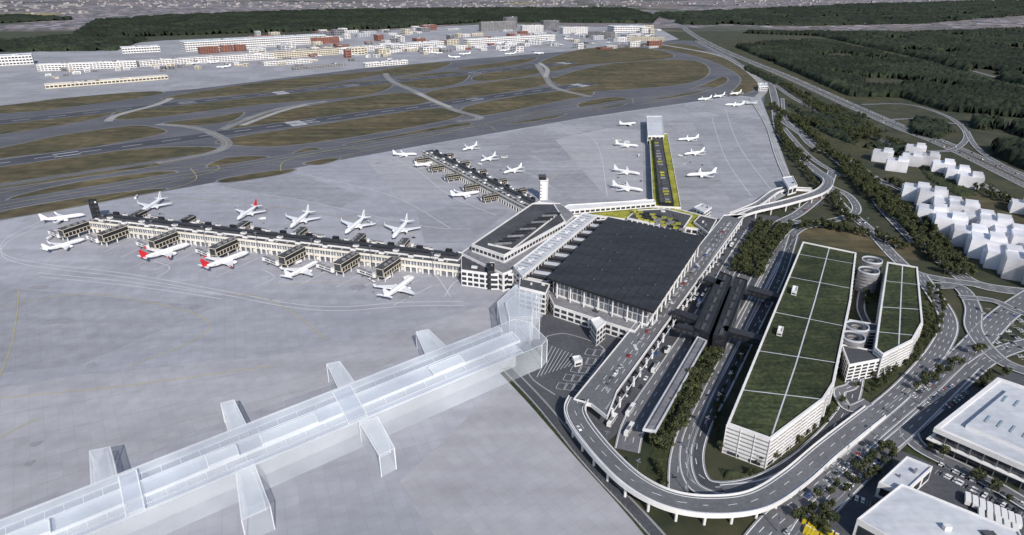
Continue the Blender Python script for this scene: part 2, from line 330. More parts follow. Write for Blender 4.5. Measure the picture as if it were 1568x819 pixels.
def straight(name,u0,v0,ua,ub,w,z,m,edge=1.0,rwy=False,yel=False):
    a=S(*par(u0,v0,ua)); b=S(*par(u0,v0,ub)); mb=MB()
    L_=math.hypot(b[0]-a[0],b[1]-a[1]); p=[(a[0]+(b[0]-a[0])*t/20,a[1]+(b[1]-a[1])*t/20,z) for t in range(21)]
    strip(mb,p,w/2,-w/2,0,m)
    if edge: strip(mb,p,w/2-1.5,w/2-1.5-edge,.03,paint_dim); strip(mb,p,-w/2+1.5+edge,-w/2+1.5,.03,paint_dim)
    if rwy:
        dashes(mb,p,0,1.4,.03,30,30,white_p)
        d=((b[0]-a[0])/L_,(b[1]-a[1])/L_)
        for s0 in (L_*.985,L_*.55):
            for k in range(-5,6):
                if k==0: continue
                c=(a[0]+d[0]*s0-d[1]*k*4.2,a[1]+d[1]*s0+d[0]*k*4.2); strip(mb,[(c[0],c[1],z),(c[0]-d[0]*30,c[1]-d[1]*30,z)],1,-1,.032,white_p)
        for s0 in range(200,int(L_),400):
            for k in (-10,10):
                c=(a[0]+d[0]*s0-d[1]*k,a[1]+d[1]*s0+d[0]*k); strip(mb,[(c[0],c[1],z),(c[0]-d[0]*35,c[1]-d[1]*35,z)],1.6,-1.6,.032,paint_dim)
    if yel: strip(mb,p,.4,-.4,.03,yel_p)
    return mb.obj(name)
straight('runway',0,250,-900,905,55,.29,rwy_m,1.0,True)
straight('runway',0,187,-900,880,55,.30,rwy_m,1.0,True)
straight('taxiway',0,314,-700,1090,36,.28,asph_air,.4,False,True)
straight('taxiway',0,284,-700,300,20,.275,asph_air,.3,False,True)
def link(pl,w,m=None): 
    ZR[0]+=.002; p=path(pl,.31+ZR[0]*.05); mb=MB(); strip(mb,p,w/2,-w/2,0,m or conc_t); strip(mb,p,.35,-.35,.02,yel_p); mb.obj('link_taxiway')
for pl in ([(240,250),(330,232),(345,215),(300,196),(240,190)],[(340,198),(420,168),(500,155)],[(700,186),(735,180),(690,166),(640,142),(600,124),(590,112)],[(905,148),(850,134),(835,116),(822,98)]):
    link(pl,18)
link([(165,186),(180,176),(240,160),(262,150)],16,conc_l); link([(640,142),(655,150),(690,164)],12,conc_l); link([(835,118),(838,106),(826,96)],14,conc_l); link([(370,192),(430,170),(470,160)],14,conc_l)
link([(1160,150),(1168,130),(1130,98),(1090,82),(1000,66)],18,conc_l)
lines('taxiway_centreline',[[(60,330),(250,282),(330,262),(320,252),(230,262)],[(260,290),(300,275),(292,258)],[(430,262),(440,245),(520,228),(560,230)],[(520,240),(640,214),(735,192),(760,200)],[(740,190),(850,165),(960,150),(980,160),(1080,140)],[(0,296),(120,272),(240,255)]],.8,.42,yel_p)
def dbl(pl): return [pl,[(u+1,v+6) for u,v in pl]]
wl=dbl([(60,340),(10,365),(5,388),(60,403),(200,420),(350,447),(440,464),(520,470),(620,463),(710,462)])+dbl([(60,418),(200,432),(340,452)])+[[(640,395),(670,425),(690,455)],[(240,425),(260,410),(235,400)],[(390,440),(420,425),(400,412)],[(680,455),(700,430),(740,427)]]
wl+=[[(600,240),(640,262),(690,300),(760,330)],[(250,295),(420,300),(640,345),(720,350)],[(850,190),(910,215),(930,300)],[(1110,165),(1130,220),(1180,290)],[(1090,180),(1110,240),(1150,300)],[(470,268),(600,300),(690,350)],[(700,240),(800,262),(850,290)]]
for u,v,a_,b_ in ((105,350,-30,14),(190,370,-30,16),(250,388,-40,18),(345,398,-40,18),(462,412,-36,20),(545,420,-30,20),(612,440,-36,20)): wl.append([(u+30,v-12),(u+a_,v+b_)]); wl.append([(u+50,v-2),(u+a_+26,v+b_+8)])
for u,v in ((960,222),(960,262),(962,290)): wl.append([(u-34,v+8),(u+26,v+7)]); wl.append([(u-34,v-9),(u+26,v-9)])
for u,v in ((1055,212),(1062,234),(1074,267)): wl.append([(u-24,v+9),(u+36,v+7)]); wl.append([(u-24,v-9),(u+36,v-10)])
lines('apron_guide_line',wl,1.0,.24,paint_dim)
yl=[[(0,470),(130,450),(260,470),(320,495),(290,525),(200,560)],[(30,440),(20,520),(-10,600)],[(420,438),(470,433),(560,432)],[(90,345),(200,345),(130,360)],[(0,610),(200,590),(420,560)],[(60,640),(0,670)],[(350,450),(420,462),(500,520)],[(1000,235),(900,230),(840,280)],[(270,302),(450,320),(640,358)]]
lines('apron_taxi_line',yl,.55,.36,yel_p)
for u,v,a,b in ((90,492,16,3),(60,440,10,2),(550,440,8,3),(620,455,6,3),(580,250,5,2),(705,265,5,2),(300,470,5,2),(55,680,3,1.5),(45,710,2.5,1.5),(140,560,3,2),(250,388,7,2),(345,404,7,2),(463,415,7,2),(960,262,6,3),(1062,236,6,3),(720,245,6,2)):
    c=S(u,v); w=[(c[0]+a*math.cos(t)*random.uniform(.6,1.2),c[1]+b*2*math.sin(t)*random.uniform(.6,1.2)) for t in np.linspace(0,2*math.pi,14)[:-1]]
    sheet('apron_stain',w,.40,stain_m,world=True)
sheet('landside_pavement',[(860,470),(830,485),(772,566),(800,600),(905,700),(960,650),(1180,330),(1120,325),(1075,365),(1000,480)],.20,yard_m)
sheet('service_yard_pavement',[(1180,840),(1290,740),(1400,660),(1470,600),(1568,560),(1800,590),(2000,1000),(1180,1000)],.12,yard_m)
sheet('station_pavement',[(925,640),(985,560),(1130,340),(1190,330),(1225,365),(1150,520),(1045,740),(1010,745),(1000,660),(960,680)],.22,yard_m)
sheet('dry_lawn',[(1222,345),(1300,350),(1390,372),(1408,398),(1350,392),(1228,367)],.18,dryg,True)
sheet('dry_lawn',[(1400,255),(1480,290),(1568,320),(1700,350),(1700,400),(1560,345),(1470,300)],.18,dryg,True)
sheet('scrubland',[(1140,92),(1230,105),(1340,150),(1370,168),(1260,142),(1170,112)],.10,olive,True)
sheet('scrubland',[(1100,70),(1150,60),(1300,60),(1380,80),(1250,74),(1160,84)],.12,olive,True)
sheet('scrubland',[(1200,150),(1260,165),(1330,200),(1380,235),(1300,235),(1230,190)],.11,olive,True)
sheet('lawn',[(1405,420),(1440,440),(1450,480),(1420,530),(1330,610),(1280,640),(1260,600),(1300,480)],.18,green,True)
sheet('lawn',[(1010,660),(1095,560),(1060,640),(1020,745),(990,720)],.24,green)
sheet('lawn',[(1500,505),(1525,510),(1535,530),(1515,540),(1500,525)],.36,green,True)
sheet('lawn',[(1390,660),(1470,700),(1560,745),(1560,770),(1440,715),(1380,690)],.3,green)
road('perimeter_road',[(775,562),(830,620),(900,705),(980,790),(1060,880)],7,dark_as,1,.3,em=paint_dim)
lines('perimeter_strip',[[(768,570),(815,620),(885,700),(960,782),(1040,880)]],3,.3,green)
mb=MB(); q=resample(path([(772,572),(819,623),(889,704),(965,786),(1045,880)],0),4)
for a,b in zip(q,q[1:]):
    mb.cyl(a[:2],.09,0,2.6,steel,5)
    for z in (.9,1.7,2.5): mb.face([(a[0],a[1],z),(b[0],b[1],z),(b[0],b[1],z+.12),(a[0],a[1],z+.12)],steel)
mb.obj('security_fence')
# ---------------------------------------------------------------- roads right side
road('motorway',[(1030,28),(1060,52),(1110,78),(1200,115),(1300,160),(1380,195),(1450,222),(1568,278),(1800,395)],32,mway_m,6,.6)
lines('motorway_median',[[(1060,52),(1110,78),(1200,115),(1300,160),(1380,195),(1450,222),(1568,278),(1800,395)]],2.5,.5,green)
road('country_road',[(1000,48),(1100,46),(1250,44),(1420,42),(1568,28),(1800,10)],12,mway_m,2,.4)
road('country_road',[(960,12),(1060,42),(1250,50),(1400,85),(1568,130)],10,mway_m,2,.4)
road('access_road',[(1066,62),(1120,92),(1172,122),(1186,150),(1190,175),(1228,205),(1290,250),(1340,300),(1400,355),(1450,405),(1500,436),(1600,450)],16,None,4,.7)
road('access_road',[(1095,80),(1160,112),(1215,150),(1300,195),(1420,240),(1500,280),(1640,350)],10,None,2)
road('ring_road',[(1186,160),(1192,200),(1225,240),(1258,268),(1285,310),(1330,350),(1372,395),(1408,420),(1500,436)],12,None,3,.7)
road('slip_road',[(1320,160),(1390,160),(1450,178),(1480,205),(1462,228),(1420,232)],9,None,2)
road('slip_road',[(1350,185),(1400,182),(1470,190),(1568,192),(1700,190)],9,mway_m,2)
road('slip_road',[(1480,200),(1495,225),(1530,250),(1600,280)],8,None,2)
road('slip_road',[(1222,200),(1245,225),(1300,245),(1360,285)],8,None,2)
road('slip_road',[(1270,285),(1300,300),(1310,325),(1260,340),(1215,340),(1190,350)],10,None,2,.7)
road('slip_road',[(1275,262),(1262,292),(1225,325),(1190,345),(1160,390),(1120,460)],12,None,2,.7)
road('slip_road',[(1330,352),(1280,345),(1230,348),(1200,375),(1175,420),(1145,475),(1100,555),(1060,640),(1040,700),(1038,765)],10,None,2,.6)
road('garage_road',[(1215,360),(1195,420),(1155,500),(1110,590),(1078,650),(1065,700),(1080,740),(1130,745),(1190,725),(1250,680),(1300,620),(1315,560)],9,dark_as,2,.6)
road('service_road',[(1155,350),(1120,405),(1075,485),(1020,570),(975,640),(960,690)],14,None,3)
road('service_road',[(1185,400),(1130,510),(1085,600),(1052,680),(1060,740),(1110,765)],7,None,2)
road('slip_road',[(1200,195),(1235,235),(1275,262),(1320,280),(1350,320),(1400,372)],8,None,2)
road('slip_road',[(1198,150),(1205,185),(1250,222),(1320,262),(1400,300)],7,None,2)
road('boulevard',[(1120,900),(1190,805),(1270,740),(1350,660),(1430,590),(1500,520),(1540,480),(1600,440)],17,None,4,.6)
road('boulevard',[(1210,860),(1250,790),(1340,700),(1430,620),(1520,545),(1600,520)],12,None,3)
road('ring_road',[(1408,420),(1430,450),(1452,490),(1440,530),(1390,590),(1320,650),(1240,715),(1180,745),(1110,755)],13,None,4,.7)
road('ring_road',[(1435,437),(1470,440),(1490,470),(1492,505),(1530,550),(1590,575),(1650,600)],12,None,3)
road('industrial_road',[(1390,655),(1410,685),(1500,730),(1600,790),(1700,860)],10,None,2)
road('industrial_road',[(1490,560),(1440,610),(1388,660),(1340,700)],9,None,2)
road('parking_lane',[(1470,455),(1520,460),(1568,480),(1640,500)],8,None,2)
road('apron_edge_road',[(1150,150),(1175,190),(1192,240),(1215,290)],9,conc_l,2)
road('garage_road',[(1315,565),(1305,590),(1285,600),(1300,625),(1330,615)],7,None,2)
road('garage_road',[(1325,430),(1318,470),(1330,500),(1336,530)],6,dark_as,1)
# ---------------------------------------------------------------- viaducts
viaduct('elevated_road',[(1250,262),(1268,276),(1255,293),(1205,309),(1150,322),(1122,332)],12,[2,5,8,9,9,9],26)
viaduct('elevated_road',[(886,610),(880,628),(893,655),(930,700),(975,740),(1030,766),(1095,774),(1160,765),(1215,732),(1270,685),(1340,630)],12,[9,9,9,9,9,8.5,8,7,5.5,4,1.5],13)
viaduct('elevated_ramp',[(1122,328),(1160,312),(1195,290),(1245,290)],8,[9,8,5,1.5],24)
DZ=9
mb=MB(); dk=SS([(1108,330),(1142,328),(945,600),(930,640),(905,620),(878,612)],DZ)
mb.prism(dk,DZ-1.6,DZ,wall_w,road_m,True); mb.ring(ccw(dk),inset(dk,.5),DZ-.1,DZ+1.1,wall_w)
A0,A1=S(1142,328,DZ),S(930,640,DZ); 
for k in range(1,32):
    t=k/32; c=(A0[0]+(A1[0]-A0[0])*t-1.5,A0[1]+(A1[1]-A0[1])*t); mb.cyl(c,.9,0,DZ-1.6,wall_w,8)
def dl(u1,v1,u2,v2,off,w,dash=False,m=None):
    p=[(*S(u1,v1,DZ),DZ),(*S(u2,v2,DZ),DZ)]; p=[tuple(p[0][k]+(p[1][k]-p[0][k])*t/10 for k in range(3)) for t in range(11)]
    p=offs(p,off)
    (dashes(mb,p,0,w,.03+abs(off)*.0005,6,7,m or white_p) if dash else strip(mb,p,w/2,-w/2,.03+abs(off)*.0005,m or white_p))
for o in (5,9,13): dl(1128,345,925,628,-o,.35,True)
dl(1132,340,932,628,3,.6); dl(1132,340,932,628,-2,1.0,False,conc_l)
for k in range(26):
    t=(k+.5)/26; a=S(1108,340,DZ); b=S(905,600,DZ); c=(a[0]+(b[0]-a[0])*t+7,a[1]+(b[1]-a[1])*t)
    mb.box(c,(b[0]-a[0]+(200 if k%2 else -40),b[1]-a[1]),random.choice([5,8,11]),2.2,DZ+.02,DZ+.14,conc_l if k%3 else paint_dim)
mb.obj('departures_deck')
# ---------------------------------------------------------------- pier builder
def pier(name,p0,p1,w,h,z0=0,boxes=True,seg=9):
    mb=MB(); d=Vector((p1[0]-p0[0],p1[1]-p0[1])); L_=d.length; d.normalize(); n=Vector((-d.y,d.x))
    def at(t,o): return (p0[0]+d.x*t+n.x*o,p0[1]+d.y*t+n.y*o)
    def bx(t0,t1,o0,o1,za,zb,m,mt=None): mb.prism([at(t0,o0),at(t1,o0),at(t1,o1),at(t0,o1)],za,zb,m,mt,True)
    bx(2,L_-2,-w/2+2.0,w/2-2.0,0,h*.33,glass_l)
    bx(0,L_,-w/2,w/2,h*.33,h*.48,pier_w)
    bx(1,L_-1,-w/2+1,w/2-1,h*.48,h*.78,glass_l)
    bx(0,L_,-w/2-.6,w/2+.6,h*.78,h*.95,pier_w,dgrey_r)
    bx(4,L_-4,-w*.30,w*.30,h*.95,h*1.07,wall_w,dgrey_r)
    bx(8,L_-8,-w*.05,w*.17,h*1.07,h*1.14,black_m,black_r)
    k=0; t=3
    while t<L_-2:
        for s_ in (-1,1):
            bx(t-.7,t+.7,s_*(w/2)-.4,s_*(w/2)+.4,0,h*.33,wall_w)
            bx(t-.45,t+.45,s_*(w/2-.9)-.25,s_*(w/2-.9)+.25,h*.48,h*.78,wall_w)
            bx(t+2.8,t+3.2,s_*(w/2-.9)-.2,s_*(w/2-.9)+.2,h*.48,h*.78,wall_w)
            if k%3==0: bx(t+1,t+5,s_*(w/2-1.9)-.1,s_*(w/2-1.9)+.1,.2,h*.32,pier_w)
        if k%2==0: bx(t-.4,t+.4,-w*.46,w*.46,h*.95,h*.99,paint_dim)
        if boxes and k%5==2:
            bx(t-3,t+3,w*.34,w*.46,h*.95,h*1.2,black_m); bx(t-2.5,t+2.5,-w*.46,-w*.34,h*.95,h*1.12,wall_w,dgrey_r)
        if boxes and k%5==4: bx(t-2,t+2,w*.33,w*.45,h*.95,h*1.15,wall_w,grey_r)
        if k%7==3: bx(t-2.5,t+2.5,-w*.24,-w*.1,h*1.07,h*1.2,wall_w,grey_r)
        k+=1; t+=6
    return mb.obj(name)
h=15
pier('terminal_pier',S(150,331,h),S(712,395,h),25,h)
pier('terminal_pier',S(655,228,h),S(822,312,h),22,13)
building('pier_stair_tower',[(135,306),(148,305),(150,312),(136,314)],24,black_m,black_r,5,3)
def jb_mesh():
    mb=MB()
    mb.box((14,0),(1,0),28,9,5,14,black_m,dgrey_r)
    for z in (5.0,9.3,13.6):
        mb.box((14,4.7),(1,0),28.4,.35,z,z+.45,cream); mb.box((14,-4.7),(1,0),28.4,.35,z,z+.45,cream)
    for x in (0,4,8,12,16,20,24,28):
        for s_ in (-1,1): mb.box((x,s_*4.72),(1,0),.4,.4,5.5,9.2,cream)
    for x in (2,14,26):
        for s_ in (-1,1): mb.box((x,s_*3.8),(1,0),.8,.8,0,5,wall_w)
    mb.box((28.25,0),(1,0),.3,8,5.6,13.4,cream); mb.box((28.5,0),(1,0),.1,7,6.2,12.8,glass_d)
    for x in (6,13,20): mb.box((x,1.5),(1,0),3,2.4,14,15.4,grey_r)
    mb.cyl((27,-7),2.2,3.6,7.4,wall_w,12); mb.cyl((27,-7),.7,0,3.6,steel,8)
    d=(-.25,-1)
    for k,(w,zz) in enumerate(((3.0,0),(3.4,.2))):
        mb.box((26.2-k*2.4,-12-k*9.4),d,10,w,3.7-zz*.5,6.9+zz,wall_w,grey_r)
        mb.box((26.2-k*2.4,-12-k*9.4),d,8.5,w+.15,4.8,6.0,glass_d)
    mb.box((22.8,-25.5),(1,0),4.2,4,3.5,7.2,wall_w,grey_r); mb.box((23.3,-22),(1,0),3,.8,0,3.5,steel)
    for s_ in (-1,1): mb.box((23.3+s_*1.5,-22),(0,1),1.2,.5,0,1.1,tyre)
    o=mb.obj('tmp'); me=o.data; bpy.data.objects.remove(o); return me
JB=jb_mesh()
def put(me,name,xy,ang,z=0,s=1):
    o=bpy.data.objects.new(name,me); o.location=(xy[0],xy[1],z); o.rotation_euler=(0,0,ang); o.scale=(s,s,s); scene.collection.objects.link(o); return o
PH0,PH1=S(150,331,h),S(712,395,h); dH=Vector((PH1[0]-PH0[0],PH1[1]-PH0[1])).normalized(); nH=Vector((-dH.y,dH.x)); angn=math.atan2(-nH.y,-nH.x); angf=math.atan2(nH.y,nH.x)
LH=math.hypot(PH1[0]-PH0[0],PH1[1]-PH0[1])
def onH(u,v):
    p=S(u,v,6); return (p[0]-PH0[0])*dH.x+(p[1]-PH0[1])*dH.y
for u,v in ((125,352),(182,360),(262,368),(352,380),(455,393),(540,402),(600,412)):
    t=onH(u,v); put(JB,'jet_bridge',(PH0[0]+dH.x*t-nH.x*12.6,PH0[1]+dH.y*t-nH.y*12.6),angn-.12)
for u,v in ((235,325),(305,335),(385,345),(470,356),(562,364),(628,372)):
    t=onH(u,v); put(JB,'jet_bridge',(PH0[0]+dH.x*t+nH.x*12.6,PH0[1]+dH.y*t+nH.y*12.6),angf+.1,0,.9)
PJ0,PJ1=S(655,228,h),S(822,312,h); dJ=Vector((PJ1[0]-PJ0[0],PJ1[1]-PJ0[1])); LJ=dJ.length; dJ.normalize(); nJ=Vector((-dJ.y,dJ.x))
for k,t in enumerate((.08,.25,.42,.6,.76)):
    for s_ in (-1,1): put(JB,'jet_bridge',(PJ0[0]+dJ.x*t*LJ+nJ.x*11*s_,PJ0[1]+dJ.y*t*LJ+nJ.y*11*s_),math.atan2(nJ.y*s_,nJ.x*s_),0,.7)
# ---------------------------------------------------------------- central building
building('terminal_head_building',[(706,388),(728,372),(820,310),(858,312),(880,330),(840,366),(790,412),(770,420)],17,wall_w,grey_r,3,8)
mb=MB()
w=ccw(SS([(722,375),(815,312),(848,312),(866,340),(772,392)],24)); mb.prism(w,17.01,24,wall_w,dgrey_r); mb.ring(w,inset(w,1.2),23.9,25,wall_w)
for i in range(len(w)): mb.facade(w[i],w[(i+1)%len(w)],17.8,23.6,1,5,glass_d,.5)
mb.prism(SS([(747,372),(820,322),(852,328),(785,380)],26),24.01,26,wall_w,dgrey_r)
a,b=S(757,372,27),S(835,326,27)
for k in range(14):
    t=k/13; c=(a[0]+(b[0]-a[0])*t,a[1]+(b[1]-a[1])*t)
    mb.box((c[0]+8,c[1]),(1,.15),16,2.2,26.01,27.2,black_m if k%3 else grey_r)
mb.obj('terminal_head_upper_storeys')
building('terminal_corner_block',[(706,392),(740,392),(790,404),(786,420),(752,420),(706,414)],15,wall_w,dgrey_r,3,5)
building('stair_core',[(745,404),(757,404),(757,412),(746,412)],20,black_m,black_r,4,4)
building('terminal_gallery',[(786,408),(893,326),(914,331),(800,424)],22,wall_w,lgrey_r,4,6,units=False)
mb=MB(); a,b=S(793,414,22),S(900,330,22)
for k in range(24):
    t=(k+.5)/24; c=(a[0]+(b[0]-a[0])*t,a[1]+(b[1]-a[1])*t); mb.box((c[0],c[1]),(b[1]-a[1],-(b[0]-a[0])),10,.5,22.02,22.5,grey_r)
    if k%3==0: mb.box((c[0]+1,c[1]+1),(b[0]-a[0],b[1]-a[1]),5,3,22.03,23.6,wall_w,lgrey_r)
mb.obj('gallery_roof_ribs')
building('terminal_connector',[(800,424),(908,338),(945,334),(838,432)],17,wall_w,dgrey_r,3,6,units=False)
mb=MB(); a,b=S(818,424,18),S(918,340,18)
for k in range(15):
    t=k/14; c=(a[0]+(b[0]-a[0])*t,a[1]+(b[1]-a[1])*t); mb.box(c,(1,-.35),22,3.5,17.02,18.6,lgrey_r if k%2 else black_m)
mb.obj('roof_louvres')
building('terminal_south_block',[(796,426),(842,436),(836,450),(795,440)],19,wall_w,dgrey_r,4,5)
RZ=27
roof=ccw(SS([(838,425),(931,332),(1078,362),(1001,477)],RZ))
mb=MB(); body=inset(roof,6)
mb.prism(body,0,RZ-1.8,wall_w,dgrey_r)
for i in range(4): mb.facade(body[i],body[(i+1)%4],11,RZ-3,2,4,glass_l,.84,.2); mb.facade(body[i],body[(i+1)%4],1,10,2,7,glass_d,.42,.45)
bb=inset(roof,5.2); mb.ring(bb,inset(bb,.9),9.8,11.2,wall_w)
mb.prism(roof,RZ-1.8,RZ,black_m,black_r,True)
r0,r1,r2,r3=[Vector(S(u,v,RZ)) for u,v in ((838,425),(931,332),(1078,362),(1001,477))]
for k in range(1,14):
    t=k/14; a=r0.lerp(r3,t); b=r1.lerp(r2,t); strip(mb,[(a.x,a.y,RZ),(b.x,b.y,RZ)],.22,-.22,.12,black_m)
for k in range(1,8):
    t=k/8; a=r0.lerp(r1,t); b=r3.lerp(r2,t); strip(mb,[(a.x,a.y,RZ),(b.x,b.y,RZ)],.2,-.2,.16,black_m)
    for j in (3,5,9,12):
        c=a.lerp(b,j/14+.02); 
        if random.random()<.5: mb.box((c.x,c.y),(1,.2),1.6,1.2,RZ+.02,RZ+.7,dgrey_r)
for i in range(4):
    a,b=Vector(roof[i]),Vector(roof[(i+1)%4]); n_=int((b-a).length/14); ins=inset(roof,2.5); a2,b2=Vector(ins[i]),Vector(ins[(i+1)%4])
    for k in range(n_+1): c=a2.lerp(b2,(k+.5)/(n_+1)); mb.cyl((c.x,c.y),.6,0,RZ-1.8,wall_w,8)
mb.obj('terminal_hall')
building('terminal_hall_podium',[(836,442),(852,440),(985,492),(972,508),(848,468)],10,wall_w,grey_r,2,6)
building('stair_tower',[(904,490),(918,486),(928,494),(914,506)],14,wall_w,wall_w,3,4,units=False)
building('roof_annex',[(975,485),(1000,490),(990,505),(965,498)],8,wall_w,lgrey_r,2,4,units=False)
building('gatehouse',[(1062,318),(1075,312),(1090,318),(1078,326)],9,wall_w,lgrey_r,2,5)
building('apron_hangar',[(1198,272),(1214,270),(1221,284),(1208,288)],10,wall_w,lgrey_r,1,8)
building('control_room_block',[(1160,128),(1175,127),(1176,132),(1162,133)],10,wall_w,lgrey_r,2,5)
c=S(831,305); mb=MB()
mb.box(c,(1,.1),8,8,0,25,wall_w); mb.box((c[0]+5.1,c[1]),(1,.1),2,5,0,27,lgrey_r)
for z in range(3,23,4): mb.box((c[0]-2.5,c[1]-4.3),(1,.1),1.2,.3,z,z+1.4,glass_d)
mb.box(c,(1,.1),10,10,25,26,wall_w); mb.box((c[0]-1,c[1]),(1,.1),8,8.4,26,30,black_m); mb.box((c[0]-1,c[1]),(1,.1),9,9.4,30,30.8,dgrey_r); mb.cyl((c[0]+3,c[1]),.25,26,36,steel,6); mb.cyl((c[0]-2,c[1]),.2,30.8,34,steel,6)
mb.obj('control_tower')
building('pier_podium',[(862,322),(990,305),(1005,312),(1095,335),(1078,352),(912,330),(870,330)],7,wall_w,ygreen,1,6,units=False)
building('pier_base',[(994,205),(1022,205),(1043,318),(1000,316)],9,wall_w,ygreen,2,6,units=False)
building('pier_core',[(1000,212),(1014,212),(1032,312),(1010,310)],13,black_m,dgrey_r,2,6,units=False)
building('pier_end_hall',[(990,178),(1014,178),(1017,208),(992,208)],15,wall_w,lgrey_r,2,6,units=False)
mb=MB()
for k in range(24):
    t=k/23; c=S(1004+t*18,215+t*95,13); mb.box(c,(1,.1),random.uniform(5,8),3,13.02,14.5,random.choice([dgrey_r,grey_r,ygreen]))
mb.obj('roof_ventilation_units')
building('terminal_annex',[(975,322),(1018,320),(1060,330),(1045,352),(960,334)],10,wall_w,dgrey_r,2,6)
mb=MB()
for r_ in range(4):
    for k in range(8):
        c=S(972+k*9+r_*3,322+k*2.2+r_*4.5,11); mb.box(c,(1,-.2),6,3,10.03,12.0,random.choice([ygreen,black_m,grey_r]))
mb.obj('roof_ventilation_units')
building('skybridge',[(862,318),(870,314),(1002,306),(1004,311),(872,322)],13,wall_w,wall_w,1,6,z0=8,units=False)
building('terminal_annex',[(1062,340),(1072,330),(1098,336),(1085,358)],10,wall_w,dgrey_r,2,6)
# ---------------------------------------------------------------- translucent future pier
mb=MB(); GZ=19
def bars(px,z,w=.45,closed=True,m=None):
    pts=[(*S(u,v,z),z) for u,v in px]
    if closed: pts.append(pts[0])
    for a,b in zip(pts,pts[1:]): strip(mb,[a,b],w,-w,.06,m or gl_e)
def gp(px,z0,z1,ms,mt,eb=True):
    mb.prism(SS(px,z1),z0,z1,ms,mt,True)
    if eb:
        bars(px,z1,.3)
        for u,v in px: c=S(u,v,z1); mb.box(c,(1,0),.45,.45,z0,z1,gl_e)
UA,UB=(-120,843),(790,488)
def mixp(t,s):
    a=(UA[0]+(UB[0]-UA[0])*t,UA[1]+(UB[1]-UA[1])*t); b=(-120+(830+120)*t,925+(528-925)*t); return (a[0]+(b[0]-a[0])*s,a[1]+(b[1]-a[1])*s)
gp([UA,UB,(812,494),(838,520),(830,528),mixp(0,1)],0.3,GZ,gl_b,gl_a)
gp([mixp(0,.34),mixp(.98,.30),mixp(.98,.62),mixp(0,.66)],GZ+.05,GZ+2.0,gl_c,gl_a)
gp([mixp(0,.02),mixp(.97,.02),mixp(.97,.16),mixp(0,.17)],GZ+.03,GZ+1.0,gl_b,gl_c)
gp([mixp(0,.86),mixp(.97,.86),mixp(.97,.97),mixp(0,.97)],GZ+.03,GZ+1.0,gl_b,gl_a)
gp([mixp(.02,.2),mixp(.97,.2),mixp(.97,.8),mixp(.02,.8)],6,6.3,gl_b,gl_b,False)
gp([mixp(.02,.1),mixp(.97,.1),mixp(.97,.9),mixp(.02,.9)],12,12.3,gl_b,gl_b,False)
gp([mixp(.01,.30),mixp(.97,.30),mixp(.97,.33),mixp(.01,.33)],.5,GZ-1,gl_b,gl_b,False)
gp([mixp(.01,.68),mixp(.97,.68),mixp(.97,.71),mixp(.01,.71)],.5,GZ-1,gl_b,gl_b,False)
for t in (.33,.69): gp([mixp(t,.05),mixp(t+.03,.05),mixp(t+.03,.92),mixp(t,.92)],GZ+2.1,GZ+3.0,gl_b,gl_a)
for t,dd in ((.14,.07),(.47,.05),(.56,.09),(.84,.05)): gp([mixp(t,.36),mixp(t+dd,.36),mixp(t+dd,.6),mixp(t,.6)],GZ+2.1,GZ+3.6,gl_c,gl_c)
for k in range(30):
    t=.01+k*.0324; bars([mixp(t,.17),mixp(t,.34)],GZ+.02,.1,False); bars([mixp(t,.66),mixp(t,.86)],GZ+.02,.1,False)
for f_ in (6.3,12.6): bars([mixp(0,1.0),mixp(1,1.0)],f_,.25,False)
gp([(762,462),(790,436),(832,441),(826,488),(790,487),(768,498)],.3,GZ-1,gl_b,gl_c)
gp([(775,462),(795,446),(822,450),(815,484),(780,486)],.5,GZ+3,gl_b,gl_a)
for q in ([(637,508),(656,504),(684,531),(652,543)],[(500,557),(520,553),(545,588),(520,598)],[(338,617),(358,612),(378,652),(350,662)],[(137,690),(168,684),(180,732),(140,746)],
          [(550,646),(578,638),(604,686),(581,698)],[(360,714),(386,702),(414,776),(370,796)]):
    gp(q,.3,GZ-4,gl_b,gl_c); cx=sum(x for x,_ in q)/4; cy=sum(y for _,y in q)/4; gp([(a[0]*.7+cx*.3,a[1]*.7+cy*.3) for a in q],5,GZ-8,gl_b,gl_b)
mb.obj('translucent_pier_massing')
# ---------------------------------------------------------------- forecourt yard markings
hl=[]
for k in range(9): hl.append([(822+k*6,578-k*2),(846+k*5,530+k*2)])
for k in range(5):
    for j in range(3):
        u=858+k*11+j*12; v=592-k*13+j*1
        hl.append([(u-7,v+3),(u+6,v+6),(u+11,v-3),(u-2,v-6),(u-7,v+3)])
lines('yard_marking',hl,.4,.36,paint_dim,False)
lines('yard_kerb',[[(838,515),(812,560),(815,580),(850,605)],[(838,515),(870,512),(925,535),(905,575),(880,610)]],1.0,.34,conc_l)
building('substation',[(876,547),(888,545),(892,552),(880,555)],4,wall_w,lgrey_r,1,4,units=False)
